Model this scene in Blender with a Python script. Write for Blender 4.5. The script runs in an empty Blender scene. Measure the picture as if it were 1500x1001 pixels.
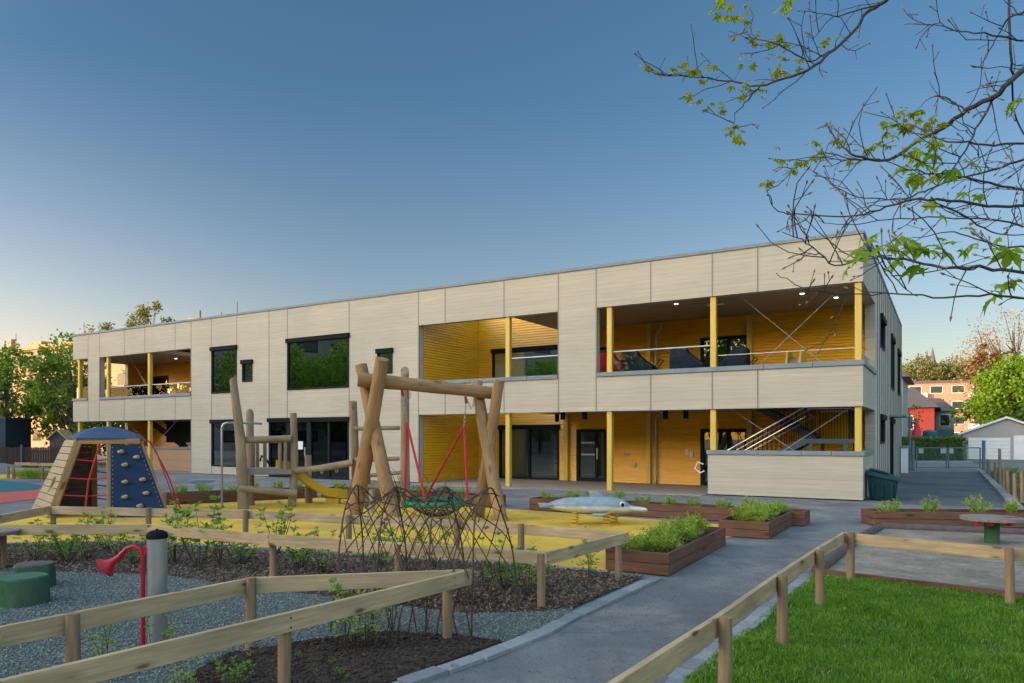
import bpy, bmesh, math, random
import numpy as np
from mathutils import Vector, Matrix, Quaternion

S = bpy.context.scene
COL = S.collection
R = math.radians
random.seed(7)

# ------------------------------------------------------------------ camera
F, HOR, CH = 1060.0, 640.0, 1.8          # focal length in photo pixels, horizon row, eye height
cam_d = bpy.data.cameras.new("camera")
cam = bpy.data.objects.new("camera", cam_d)
COL.objects.link(cam)
cam.location = (0, 0, CH)
cam.rotation_euler = (R(90), 0, 0)
cam_d.sensor_width = 36
cam_d.lens = F / 1500 * 36
cam_d.shift_y = (HOR - 500.5) / 1500
cam_d.clip_start = 0.1
cam_d.clip_end = 4000
S.camera = cam

# ------------------------------------------------------------------ sky, sun, exposure
SUN_AZ = R(-108)      # clockwise from +Y
SUN_EL = R(6.5)
w = bpy.data.worlds.new("World")
S.world = w
w.use_nodes = True
nt = w.node_tree
nt.nodes.clear()
sky = nt.nodes.new("ShaderNodeTexSky")
sky.sky_type = 'NISHITA'
sky.sun_disc = False
sky.sun_elevation = SUN_EL
sky.sun_rotation = SUN_AZ
sky.altitude = 100
sky.air_density = 1.0
sky.dust_density = 1.2
sky.ozone_density = 1.2
bg = nt.nodes.new("ShaderNodeBackground")
bg.inputs[1].default_value = 0.15
wo = nt.nodes.new("ShaderNodeOutputWorld")
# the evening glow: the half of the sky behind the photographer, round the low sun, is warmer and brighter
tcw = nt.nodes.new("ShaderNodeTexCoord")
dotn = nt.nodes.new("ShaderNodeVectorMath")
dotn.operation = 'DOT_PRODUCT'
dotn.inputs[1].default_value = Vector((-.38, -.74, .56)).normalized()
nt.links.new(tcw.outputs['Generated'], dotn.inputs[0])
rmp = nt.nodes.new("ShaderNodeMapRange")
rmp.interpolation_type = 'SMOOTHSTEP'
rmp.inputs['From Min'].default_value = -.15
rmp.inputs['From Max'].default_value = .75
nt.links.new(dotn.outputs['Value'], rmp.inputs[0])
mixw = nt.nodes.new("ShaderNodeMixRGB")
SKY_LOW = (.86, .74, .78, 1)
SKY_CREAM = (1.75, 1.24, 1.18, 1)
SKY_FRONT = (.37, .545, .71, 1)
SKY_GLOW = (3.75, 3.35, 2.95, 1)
sepw = nt.nodes.new("ShaderNodeSeparateXYZ")
nt.links.new(tcw.outputs['Generated'], sepw.inputs[0])
elev = nt.nodes.new("ShaderNodeMapRange")
elev.inputs['From Min'].default_value = 0.0
elev.inputs['From Max'].default_value = .42
nt.links.new(sepw.outputs['Z'], elev.inputs[0])
frontw = nt.nodes.new("ShaderNodeMixRGB")
frontw.inputs[1].default_value = SKY_LOW
frontw.inputs[2].default_value = SKY_FRONT
nt.links.new(elev.outputs[0], frontw.inputs[0])
nt.links.new(frontw.outputs[0], mixw.inputs[1])
# the cream band low in the sky on the sunset side
dotl = nt.nodes.new("ShaderNodeVectorMath")
dotl.operation = 'DOT_PRODUCT'
dotl.inputs[1].default_value = Vector((-.86, .50, -.10)).normalized()
nt.links.new(tcw.outputs['Generated'], dotl.inputs[0])
rml = nt.nodes.new("ShaderNodeMapRange")
rml.interpolation_type = 'SMOOTHSTEP'
rml.inputs['From Min'].default_value = .58
rml.inputs['From Max'].default_value = 1.05
nt.links.new(dotl.outputs['Value'], rml.inputs[0])
lowl = nt.nodes.new("ShaderNodeMixRGB")
lowl.inputs[1].default_value = SKY_LOW
lowl.inputs[2].default_value = SKY_CREAM
nt.links.new(rml.outputs[0], lowl.inputs[0])
nt.links.new(lowl.outputs[0], frontw.inputs[1])
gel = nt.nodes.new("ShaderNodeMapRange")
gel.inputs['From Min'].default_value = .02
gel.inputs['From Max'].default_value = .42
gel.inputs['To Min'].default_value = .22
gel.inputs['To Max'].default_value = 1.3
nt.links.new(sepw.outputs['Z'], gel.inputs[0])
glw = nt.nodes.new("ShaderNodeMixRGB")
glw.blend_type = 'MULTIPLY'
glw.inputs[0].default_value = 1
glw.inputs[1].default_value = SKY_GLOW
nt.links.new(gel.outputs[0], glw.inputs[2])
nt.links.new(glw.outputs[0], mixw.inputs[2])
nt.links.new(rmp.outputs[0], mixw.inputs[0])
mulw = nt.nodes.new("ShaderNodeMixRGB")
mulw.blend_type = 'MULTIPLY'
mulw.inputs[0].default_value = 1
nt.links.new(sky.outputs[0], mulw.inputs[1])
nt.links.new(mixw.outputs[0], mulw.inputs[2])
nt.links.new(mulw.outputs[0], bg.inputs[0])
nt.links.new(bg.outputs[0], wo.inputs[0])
sun_d = bpy.data.lights.new("sun", 'SUN')
sun_d.energy = 3.4
sun_d.angle = R(0.6)
sun_d.color = (1.0, 0.66, 0.36)
sun = bpy.data.objects.new("sun", sun_d)
COL.objects.link(sun)
sdir = Vector((math.sin(SUN_AZ) * math.cos(SUN_EL), math.cos(SUN_AZ) * math.cos(SUN_EL), math.sin(SUN_EL)))
sun.rotation_euler = sdir.to_track_quat('Z', 'Y').to_euler()
S.view_settings.view_transform = 'Standard'
S.view_settings.look = 'None'
S.view_settings.gamma = 1
S.view_settings.exposure = 1.05

# ------------------------------------------------------------------ helpers
OFF = {}


def at(px, py, z=0.0):
    """photo pixel -> point on the horizontal plane at height z"""
    Y = (CH - z) * F / (py - HOR)
    return Vector(((px - 750) / F * Y, Y, z))


def atY(px, py, Y):
    return Vector(((px - 750) / F * Y, Y, CH + (HOR - py) / F * Y))


def off(parent):
    return OFF.get(parent.name, Vector((0, 0, 0))) if parent else Vector((0, 0, 0))


def tag(o, label, cat, group=None):
    o['label'] = label
    o['category'] = cat
    if group:
        o['group'] = group
    return o


def thing(name, label, cat, loc, group=None):
    o = bpy.data.objects.new(name, None)
    COL.objects.link(o)
    o.empty_display_size = 0.2
    o.location = loc
    OFF[o.name] = Vector(loc)
    return tag(o, label, cat, group)


B_LOC = Vector((9.74, 20.08, 0))
B_ROT = math.atan2(-.5142, .8577)
U = Vector((.8577, -.5142, 0))
V = Vector((.5142, .8577, 0))


def bworld(x, y, z=0):
    return B_LOC + U * x + V * y + Vector((0, 0, z))


def bthing(name, label, cat, base, group=None):
    """a thing whose geometry is given in the building's own axes"""
    o = bpy.data.objects.new(name, None)
    COL.objects.link(o)
    o.empty_display_size = 0.2
    o.location = bworld(*base)
    o.rotation_euler = (0, 0, B_ROT)
    OFF[o.name] = Vector(base)
    return tag(o, label, cat, group)


class MB:
    def __init__(s, T=None):
        s.v, s.f, s.m, s.T = [], [], [], T

    def add(s, vs, fs, mi=0):
        n = len(s.v)
        if s.T:
            vs = [s.T(*p) for p in vs]
        s.v += [tuple(p) for p in vs]
        for f in fs:
            s.f.append([i + n for i in f])
            s.m.append(mi)
        return s

    def box(s, x0, x1, y0, y1, z0, z1, mi=0):
        vs = [(x0, y0, z0), (x1, y0, z0), (x1, y1, z0), (x0, y1, z0), (x0, y0, z1), (x1, y0, z1), (x1, y1, z1), (x0, y1, z1)]
        return s.add(vs, [(0, 3, 2, 1), (4, 5, 6, 7), (0, 1, 5, 4), (1, 2, 6, 5), (2, 3, 7, 6), (3, 0, 4, 7)], mi)

    def beam(s, p0, p1, w, h, mi=0, up=(0, 0, 1)):
        p0, p1 = Vector(p0), Vector(p1)
        d = (p1 - p0).normalized()
        a = d.cross(Vector(up))
        if a.length < 1e-4:
            a = d.cross(Vector((1, 0, 0)))
        a.normalize()
        b = a.cross(d).normalized()
        a *= w / 2
        b *= h / 2
        vs = [p0 - a - b, p0 + a - b, p0 + a + b, p0 - a + b, p1 - a - b, p1 + a - b, p1 + a + b, p1 - a + b]
        return s.add(vs, [(0, 1, 2, 3), (7, 6, 5, 4), (0, 4, 5, 1), (1, 5, 6, 2), (2, 6, 7, 3), (3, 7, 4, 0)], mi)

    def tube(s, pts, rad, n=8, mi=0, cap=True):
        pts = [Vector(p) for p in pts]
        if not hasattr(rad, '__len__'):
            rad = [rad] * len(pts)
        t = (pts[1] - pts[0]).normalized()
        a = t.orthogonal().normalized()
        vs, fs = [], []
        for i, p in enumerate(pts):
            if i == 0:
                t2 = (pts[1] - pts[0])
            elif i == len(pts) - 1:
                t2 = (pts[-1] - pts[-2])
            else:
                t2 = (pts[i + 1] - pts[i - 1])
            if t2.length < 1e-9:
                t2 = t
            t2 = t2.normalized()
            a = (t.rotation_difference(t2) @ a)
            a = (a - t2 * a.dot(t2)).normalized()
            b = t2.cross(a)
            t = t2
            for k in range(n):
                an = 2 * math.pi * k / n
                vs.append(p + (a * math.cos(an) + b * math.sin(an)) * rad[i])
        for i in range(len(pts) - 1):
            for k in range(n):
                k2 = (k + 1) % n
                fs.append((i * n + k, i * n + k2, (i + 1) * n + k2, (i + 1) * n + k))
        if cap:
            fs.append(tuple(range(n - 1, -1, -1)))
            L = (len(pts) - 1) * n
            fs.append(tuple(range(L, L + n)))
        return s.add(vs, fs, mi)

    def lathe(s, prof, c=(0, 0, 0), n=24, mi=0, jit=None):
        vs, fs = [], []
        m = len(prof)
        for (r, z) in prof:
            for k in range(n):
                an = 2 * math.pi * k / n
                rr = r * (jit[k] if jit else 1)
                vs.append((c[0] + rr * math.cos(an), c[1] + rr * math.sin(an), c[2] + z))
        for i in range(m - 1):
            for k in range(n):
                k2 = (k + 1) % n
                fs.append((i * n + k, i * n + k2, (i + 1) * n + k2, (i + 1) * n + k))
        fs.append(tuple(range(n - 1, -1, -1)))
        fs.append(tuple(range((m - 1) * n, m * n)))
        return s.add(vs, fs, mi)

    def prism(s, poly, z0, z1, mi=0):
        n = len(poly)
        vs = [(p[0], p[1], z0) for p in poly] + [(p[0], p[1], z1) for p in poly]
        fs = [tuple(range(n - 1, -1, -1)), tuple(range(n, 2 * n))]
        for i in range(n):
            j = (i + 1) % n
            fs.append((i, j, n + j, n + i))
        return s.add(vs, fs, mi)

    def sphere(s, c, r, nu=12, nv=8, mi=0):
        rx, ry, rz = r if hasattr(r, '__len__') else (r, r, r)
        vs, fs = [], []
        for i in range(nv + 1):
            th = math.pi * i / nv
            for k in range(nu):
                ph = 2 * math.pi * k / nu
                vs.append((c[0] + rx * math.sin(th) * math.cos(ph), c[1] + ry * math.sin(th) * math.sin(ph), c[2] + rz * math.cos(th)))
        for i in range(nv):
            for k in range(nu):
                k2 = (k + 1) % nu
                fs.append((i * nu + k, (i + 1) * nu + k, (i + 1) * nu + k2, i * nu + k2))
        return s.add(vs, fs, mi)

    def build(s, name, mats, parent=None, smooth=False, bevel=0, fix=True):
        o_ = off(parent)
        me = bpy.data.meshes.new(name)
        me.from_pydata([(p[0] - o_.x, p[1] - o_.y, p[2] - o_.z) for p in s.v], [], s.f)
        if not isinstance(mats, (list, tuple)):
            mats = [mats]
        for m in mats:
            me.materials.append(m)
        me.polygons.foreach_set('material_index', s.m)
        if fix:
            bm = bmesh.new()
            bm.from_mesh(me)
            if smooth:
                bmesh.ops.remove_doubles(bm, verts=bm.verts, dist=1e-5)
            bmesh.ops.recalc_face_normals(bm, faces=bm.faces)
            bm.to_mesh(me)
            bm.free()
        if smooth:
            me.polygons.foreach_set('use_smooth', [True] * len(me.polygons))
            me.set_sharp_from_angle(angle=R(42))
        me.update()
        o = bpy.data.objects.new(name, me)
        COL.objects.link(o)
        if parent:
            o.parent = parent
            OFF[o.name] = o_
        if bevel:
            b = o.modifiers.new("bevel", 'BEVEL')
            b.width = bevel
            b.segments = 2
            b.limit_method = 'ANGLE'
            b.angle_limit = R(40)
        return o


def rawmesh(name, verts, faces, mats, parent=None, mi=None, smooth=False):
    o_ = off(parent)
    me = bpy.data.meshes.new(name)
    v = np.asarray(verts, dtype=float) - np.array(o_)
    me.from_pydata(v.tolist(), [], faces.tolist() if hasattr(faces, 'tolist') else faces)
    for m in (mats if isinstance(mats, (list, tuple)) else [mats]):
        me.materials.append(m)
    if mi is not None:
        me.polygons.foreach_set('material_index', mi)
    if smooth:
        me.polygons.foreach_set('use_smooth', [True] * len(me.polygons))
    me.update()
    o = bpy.data.objects.new(name, me)
    COL.objects.link(o)
    if parent:
        o.parent = parent
        OFF[o.name] = o_
    return o


def frame(o, p0, p1, parent, up=Vector((0, 0, 1))):
    d = (Vector(p1) - Vector(p0)).normalized()
    y = up.cross(d)
    if y.length < 1e-3:
        y = Vector((0, 1, 0)).cross(d)
    y.normalize()
    z = d.cross(y)
    M = Matrix((d, y, z)).transposed().to_4x4()
    M.translation = Vector(p0) - off(parent)
    o.matrix_local = M


def log(name, p0, p1, r0, r1, mat, parent=None, n=12, bend=0.0, seg=7, seed=0, cut=0.0):
    """a debarked trunk along its own x axis, slightly uneven"""
    rnd = random.Random(seed + int(abs(p0[0]) * 977) + int(abs(p1[1]) * 331))
    L = (Vector(p1) - Vector(p0)).length
    m = MB()
    pts, rad = [], []
    a1, a2 = rnd.uniform(-1, 1), rnd.uniform(-1, 1)
    for i in range(seg + 1):
        t = i / seg
        w_ = math.sin(math.pi * t)
        pts.append((L * t, bend * a1 * w_, bend * a2 * w_))
        rad.append((r0 + (r1 - r0) * t) * rnd.uniform(.95, 1.05))
    m.tube(pts, rad, n)
    if cut:
        # slanted top cut
        for k in range(n):
            i = seg * n + k
            x, y, z = m.v[i]
            m.v[i] = (x + cut * z / max(r1, .01), y, z)
    o = m.build(name, mat, None, smooth=True)
    if parent:
        o.parent = parent
    frame(o, p0, p1, parent)
    return o


def board(name, p0, p1, h, t, mat, parent=None, bevel=.004, top=True):
    """sawn board along its own x axis; p0, p1 on its upper edge"""
    L = (Vector(p1) - Vector(p0)).length
    m = MB()
    m.box(0, L, -t / 2, t / 2, -h if top else -h / 2, 0 if top else h / 2)
    o = m.build(name, mat, None, bevel=bevel)
    if parent:
        o.parent = parent
    frame(o, p0, p1, parent)
    return o


def dup(root, loc, rotz=0, scale=1, label=None, group=None):
    r = root.copy()
    COL.objects.link(r)
    r.location = loc
    r.rotation_euler = (0, 0, rotz)
    r.scale = (scale,) * 3 if not hasattr(scale, '__len__') else scale
    if label:
        r['label'] = label
    if group:
        r['group'] = group
    for ch in list(root.children):
        c = ch.copy()
        COL.objects.link(c)
        c.parent = r
        for g_ in ch.children:
            d = g_.copy()
            COL.objects.link(d)
            d.parent = c
    return r


# ------------------------------------------------------------------ materials
def newmat(name):
    m = bpy.data.materials.new(name)
    m.use_nodes = True
    n = m.node_tree
    p = n.nodes['Principled BSDF']
    return m, n, p


def nd(n, typ, **kw):
    x = n.nodes.new(typ)
    for k, v in kw.items():
        setattr(x, k, v)
    return x


def ramp(n, stops):
    r = n.nodes.new("ShaderNodeValToRGB")
    el = r.color_ramp.elements
    while len(el) > 1:
        el.remove(el[-1])
    el[0].position = stops[0][0]
    el[0].color = (*stops[0][1], 1)
    for p, c in stops[1:]:
        e = el.new(p)
        e.color = (*c, 1)
    return r


def coords(n, stretch=(1, 1, 1)):
    tc = n.nodes.new("ShaderNodeTexCoord")
    mp = n.nodes.new("ShaderNodeMapping")
    mp.inputs['Scale'].default_value = stretch
    n.links.new(tc.outputs['Object'], mp.inputs[0])
    return mp


def noise(n, mp, scale, detail=4, rough=.55):
    x = n.nodes.new("ShaderNodeTexNoise")
    x.inputs['Scale'].default_value = scale
    x.inputs['Detail'].default_value = detail
    x.inputs['Roughness'].default_value = rough
    n.links.new(mp.outputs[0], x.inputs['Vector'])
    return x


def mk(name, c1, c2=None, rough=.7, scale=5, stretch=(1, 1, 1), bump=0, bscale=None, metal=0, spec=.4, detail=5, lo=.35, hi=.65, c3=None, s3=.5, bdist=.02):
    m, n, p = newmat(name)
    p.inputs['Roughness'].default_value = rough
    p.inputs['Metallic'].default_value = metal
    p.inputs['Specular IOR Level'].default_value = spec
    mp = coords(n, stretch)
    if c2 is None:
        c2 = tuple(x * .88 for x in c1)
    nz = noise(n, mp, scale, detail)
    r = ramp(n, [(lo, c1), (hi, c2)])
    n.links.new(nz.outputs['Fac'], r.inputs[0])
    out = r.outputs[0]
    if c3 is not None:
        nz3 = noise(n, mp, s3, 3)
        r3 = ramp(n, [(.42, (0, 0, 0)), (.62, (1, 1, 1))])
        n.links.new(nz3.outputs['Fac'], r3.inputs[0])
        mx = nd(n, "ShaderNodeMixRGB")
        mx.inputs[2].default_value = (*c3, 1)
        n.links.new(r3.outputs[0], mx.inputs[0])
        n.links.new(out, mx.inputs[1])
        out = mx.outputs[0]
    n.links.new(out, p.inputs['Base Color'])
    if bump:
        nb = noise(n, mp, bscale or scale * 3, 6)
        b = nd(n, "ShaderNodeBump")
        b.inputs['Strength'].default_value = bump
        b.inputs['Distance'].default_value = bdist
        n.links.new(nb.outputs['Fac'], b.inputs['Height'])
        n.links.new(b.outputs[0], p.inputs['Normal'])
    return m


def wood(name, c1, c2, knot, rough=.75, kscale=(2.2, 7, 7), ksize=.16):
    m, n, p = newmat(name)
    p.inputs['Roughness'].default_value = rough
    p.inputs['Specular IOR Level'].default_value = .25
    tc = nd(n, "ShaderNodeTexCoord")
    oi = nd(n, "ShaderNodeObjectInfo")
    addv = nd(n, "ShaderNodeVectorMath", operation='MULTIPLY_ADD')
    cmb = nd(n, "ShaderNodeCombineXYZ")
    for i in range(3):
        n.links.new(oi.outputs['Random'], cmb.inputs[i])
    addv.inputs[1].default_value = (17, 13, 11)
    n.links.new(cmb.outputs[0], addv.inputs[0])
    n.links.new(tc.outputs['Object'], addv.inputs[2])

    def mapped(sc):
        mp = nd(n, "ShaderNodeMapping")
        mp.inputs['Scale'].default_value = sc
        n.links.new(addv.outputs[0], mp.inputs[0])
        return mp
    g = noise(n, mapped((1.4, 22, 22)), 1.6, 6, .62)
    g2 = noise(n, mapped((.9, 2.5, 2.5)), 1.5, 3)
    r = ramp(n, [(.32, c1), (.68, c2)])
    n.links.new(g.outputs['Fac'], r.inputs[0])
    mx0 = nd(n, "ShaderNodeMixRGB", blend_type='MULTIPLY')
    r0 = ramp(n, [(.3, (.72, .72, .72)), (.7, (1.08, 1.06, 1.02))])
    n.links.new(g2.outputs['Fac'], r0.inputs[0])
    mx0.inputs[0].default_value = 1
    n.links.new(r.outputs[0], mx0.inputs[1])
    n.links.new(r0.outputs[0], mx0.inputs[2])
    vo = nd(n, "ShaderNodeTexVoronoi")
    vo.inputs['Scale'].default_value = 1
    n.links.new(mapped(kscale).outputs[0], vo.inputs['Vector'])
    rk = ramp(n, [(0.03, (1, 1, 1)), (ksize, (.8, .8, .8)), (ksize * 1.35, (.22, .22, .22)), (ksize * 2.2, (0, 0, 0))])
    n.links.new(vo.outputs['Distance'], rk.inputs[0])
    mx = nd(n, "ShaderNodeMixRGB")
    mx.inputs[2].default_value = (*knot, 1)
    n.links.new(rk.outputs[0], mx.inputs[0])
    n.links.new(mx0.outputs[0], mx.inputs[1])
    n.links.new(mx.outputs[0], p.inputs['Base Color'])
    b = nd(n, "ShaderNodeBump")
    b.inputs['Strength'].default_value = .35
    b.inputs['Distance'].default_value = .01
    n.links.new(g.outputs['Fac'], b.inputs['Height'])
    n.links.new(b.outputs[0], p.inputs['Normal'])
    return m


def leafmat(name, c1, c2, c3, scale=6.0, trans=.3, tcol=None, rough=.5):
    m, n, p = newmat(name)
    p.inputs['Roughness'].default_value = rough
    p.inputs['Specular IOR Level'].default_value = .3
    ge = nd(n, "ShaderNodeNewGeometry")
    nz = noise(n, coords(n), scale, 2)
    ad = nd(n, "ShaderNodeMath", operation='ADD')
    mu = nd(n, "ShaderNodeMath", operation='MULTIPLY')
    mu.inputs[1].default_value = .5
    n.links.new(ge.outputs['Random Per Island'], mu.inputs[0])
    n.links.new(mu.outputs[0], ad.inputs[0])
    mu2 = nd(n, "ShaderNodeMath", operation='MULTIPLY')
    mu2.inputs[1].default_value = .55
    n.links.new(nz.outputs['Fac'], mu2.inputs[0])
    n.links.new(mu2.outputs[0], ad.inputs[1])
    r = ramp(n, [(.2, c1), (.5, c2), (.8, c3)])
    n.links.new(ad.outputs[0], r.inputs[0])
    n.links.new(r.outputs[0], p.inputs['Base Color'])
    tr = nd(n, "ShaderNodeBsdfTranslucent")
    mxc = nd(n, "ShaderNodeMixRGB", blend_type='MULTIPLY')
    mxc.inputs[0].default_value = 1
    mxc.inputs[2].default_value = (*(tcol or (1.4, 1.5, .5)), 1)
    n.links.new(r.outputs[0], mxc.inputs[1])
    n.links.new(mxc.outputs[0], tr.inputs[0])
    mx = nd(n, "ShaderNodeMixShader")
    mx.inputs[0].default_value = trans
    n.links.new(p.outputs[0], mx.inputs[1])
    n.links.new(tr.outputs[0], mx.inputs[2])
    n.links.new(mx.outputs[0], n.nodes['Material Output'].inputs[0])
    return m


def glassmat(name, tint, refl, rough=.0, ior=1.5):
    m, n, p = newmat(name)
    n.nodes.remove(p)
    t = nd(n, "ShaderNodeBsdfTransparent")
    t.inputs[0].default_value = (*tint, 1)
    g = nd(n, "ShaderNodeBsdfGlossy")
    g.inputs['Roughness'].default_value = rough
    g.inputs[0].default_value = (.95, 1, .98, 1)
    lw = nd(n, "ShaderNodeFresnel")
    lw.inputs[0].default_value = ior
    mr = nd(n, "ShaderNodeMapRange")
    mr.inputs['From Min'].default_value = 0
    mr.inputs['From Max'].default_value = 1
    mr.inputs['To Min'].default_value = refl
    mr.inputs['To Max'].default_value = 1
    n.links.new(lw.outputs[0], mr.inputs[0])
    mx = nd(n, "ShaderNodeMixShader")
    n.links.new(mr.outputs[0], mx.inputs[0])
    n.links.new(t.outputs[0], mx.inputs[1])
    n.links.new(g.outputs[0], mx.inputs[2])
    n.links.new(mx.outputs[0], n.nodes['Material Output'].inputs[0])
    return m


def cladding(name, c1, c2, pitch=.125, groove=.82):
    """pale stained boards laid horizontally"""
    m, n, p = newmat(name)
    p.inputs['Roughness'].default_value = .7
    p.inputs['Specular IOR Level'].default_value = .3
    tc = nd(n, "ShaderNodeTexCoord")
    sp = nd(n, "ShaderNodeSeparateXYZ")
    n.links.new(tc.outputs['Object'], sp.inputs[0])
    dv = nd(n, "ShaderNodeMath", operation='DIVIDE')
    dv.inputs[1].default_value = pitch
    n.links.new(sp.outputs['Z'], dv.inputs[0])
    fr = nd(n, "ShaderNodeMath", operation='FRACT')
    n.links.new(dv.outputs[0], fr.inputs[0])
    fl = nd(n, "ShaderNodeMath", operation='FLOOR')
    n.links.new(dv.outputs[0], fl.inputs[0])
    # board-by-board shift so every board has its own grain
    wn = nd(n, "ShaderNodeTexWhiteNoise", noise_dimensions='1D')
    n.links.new(fl.outputs[0], wn.inputs['W'])
    mp = nd(n, "ShaderNodeMapping")
    mp.inputs['Scale'].default_value = (.7, .7, 14)
    n.links.new(tc.outputs['Object'], mp.inputs[0])
    av = nd(n, "ShaderNodeVectorMath", operation='ADD')
    sc = nd(n, "ShaderNodeVectorMath", operation='SCALE')
    sc.inputs['Scale'].default_value = 30
    n.links.new(wn.outputs['Color'], sc.inputs[0])
    n.links.new(mp.outputs[0], av.inputs[0])
    n.links.new(sc.outputs[0], av.inputs[1])
    nz = noise(n, av, 1.5, 6, .65)
    r = ramp(n, [(.3, c1), (.72, c2)])
    n.links.new(nz.outputs['Fac'], r.inputs[0])
    big = noise(n, coords(n, (.35, .35, .35)), 1, 3)
    rb = ramp(n, [(.3, (.92, .92, .93)), (.7, (1.05, 1.04, 1.02))])
    n.links.new(big.outputs['Fac'], rb.inputs[0])
    m1 = nd(n, "ShaderNodeMixRGB", blend_type='MULTIPLY')
    m1.inputs[0].default_value = 1
    n.links.new(r.outputs[0], m1.inputs[1])
    n.links.new(rb.outputs[0], m1.inputs[2])
    # weather-soft difference between boards
    rw = ramp(n, [(0, (.95, .95, .95)), (1, (1.03, 1.03, 1.03))])
    n.links.new(wn.outputs['Value'], rw.inputs[0])
    m3 = nd(n, "ShaderNodeMixRGB", blend_type='MULTIPLY')
    m3.inputs[0].default_value = 1
    n.links.new(m1.outputs[0], m3.inputs[1])
    n.links.new(rw.outputs[0], m3.inputs[2])
    rg = ramp(n, [(0, (groove,) * 3), (.05, (groove,) * 3), (.09, (1, 1, 1)), (1, (1, 1, 1))])
    n.links.new(fr.outputs[0], rg.inputs[0])
    m2 = nd(n, "ShaderNodeMixRGB", blend_type='MULTIPLY')
    m2.inputs[0].default_value = 1
    n.links.new(m3.outputs[0], m2.inputs[1])
    n.links.new(rg.outputs[0], m2.inputs[2])
    n.links.new(m2.outputs[0], p.inputs['Base Color'])
    b = nd(n, "ShaderNodeBump")
    b.inputs['Strength'].default_value = .5
    b.inputs['Distance'].default_value = .012
    n.links.new(rg.outputs[0], b.inputs['Height'])
    n.links.new(b.outputs[0], p.inputs['Normal'])
    return m


def emit(name, c, s):
    m, n, p = newmat(name)
    p.inputs['Base Color'].default_value = (*c, 1)
    p.inputs['Emission Color'].default_value = (*c, 1)
    p.inputs['Emission Strength'].default_value = s
    return m


M = {}
M['clad'] = cladding('pale cladding', (.395, .364, .300), (.498, .458, .382), pitch=.14, groove=.84)
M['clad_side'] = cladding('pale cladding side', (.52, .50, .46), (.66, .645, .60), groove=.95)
M['brown_clad'] = cladding('tan cladding', (.36, .22, .14), (.46, .30, .20))
M['joint'] = mk('joint strip', (.22, .205, .18), rough=.5)
M['coping'] = mk('zinc grey coping', (.155, .20, .235), (.20, .245, .28), rough=.55, scale=2, spec=.25)
M['yellow'] = mk('yellow siding', (.80, .41, .016), (.69, .345, .013), rough=.38, scale=1.3, stretch=(1, 1, 6), spec=.5)
M['yellow_post'] = mk('yellow post paint', (.62, .43, .09), (.56, .38, .07), rough=.45, scale=2, stretch=(5, 5, .6))
M['frame'] = mk('charcoal frame', (.012, .018, .028), (.010, .014, .022), rough=.6, spec=.10)
M['black'] = mk('black paint', (.010, .012, .016), rough=.7, spec=.08)
M['glass'] = glassmat('window glass', (.56, .72, .64), .36)
M['glass_door'] = glassmat('door glass', (.72, .78, .76), .05)
M['glass_rail'] = glassmat('rail glass', (.92, .95, .94), .0, ior=1.2)
M['soffit'] = mk('dark wood soffit', (.33, .265, .20), (.26, .205, .155), rough=.6, scale=2, stretch=(1, 12, 1))
M['deck'] = mk('brown paving', (.32, .26, .22), (.27, .215, .18), rough=.8, scale=9, bump=.2)
M['inside'] = mk('inside wall', (.70, .71, .68), rough=.8)
M['inside_floor'] = mk('inside floor', (.36, .34, .30), rough=.4)
M['steel'] = mk('galvanised steel', (.42, .45, .46), (.33, .36, .38), rough=.38, metal=.7, scale=9, stretch=(1, 1, .25), detail=6)
M['rail_metal'] = mk('brushed rail', (.62, .62, .60), rough=.3, metal=.7)
M['blue_steel'] = mk('blue grey steel', (.055, .085, .115), rough=.4, metal=.3)
M['lamp'] = emit('lit lamp', (1.0, .86, .62), 6)
M['pine'] = wood('treated pine', (.57, .425, .255), (.385, .28, .165), (.10, .055, .028), ksize=.13, kscale=(2.6, 8, 8))
M['pine_post'] = wood('pine post', (.34, .235, .145), (.22, .15, .092), (.12, .065, .03), kscale=(3, 5, 5), ksize=.12)
M['grey_log'] = wood('weathered log', (.34, .255, .175), (.235, .175, .12), (.14, .095, .06), kscale=(2.5, 5, 5), ksize=.1)
M['warm_log'] = wood('robinia log', (.40, .255, .13), (.27, .165, .085), (.14, .08, .04), kscale=(1.6, 4, 4), ksize=.13)
M['cut_wood'] = mk('sawn end', (.42, .33, .22), (.34, .26, .17), scale=14, rough=.8)
M['planter'] = wood('red brown planter board', (.20, .100, .064), (.115, .056, .037), (.05, .02, .012), rough=.65, kscale=(1.6, 5, 5), ksize=.12)
M['planter_top'] = wood('planter rim', (.24, .15, .10), (.17, .10, .065), (.08, .05, .03))


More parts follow.
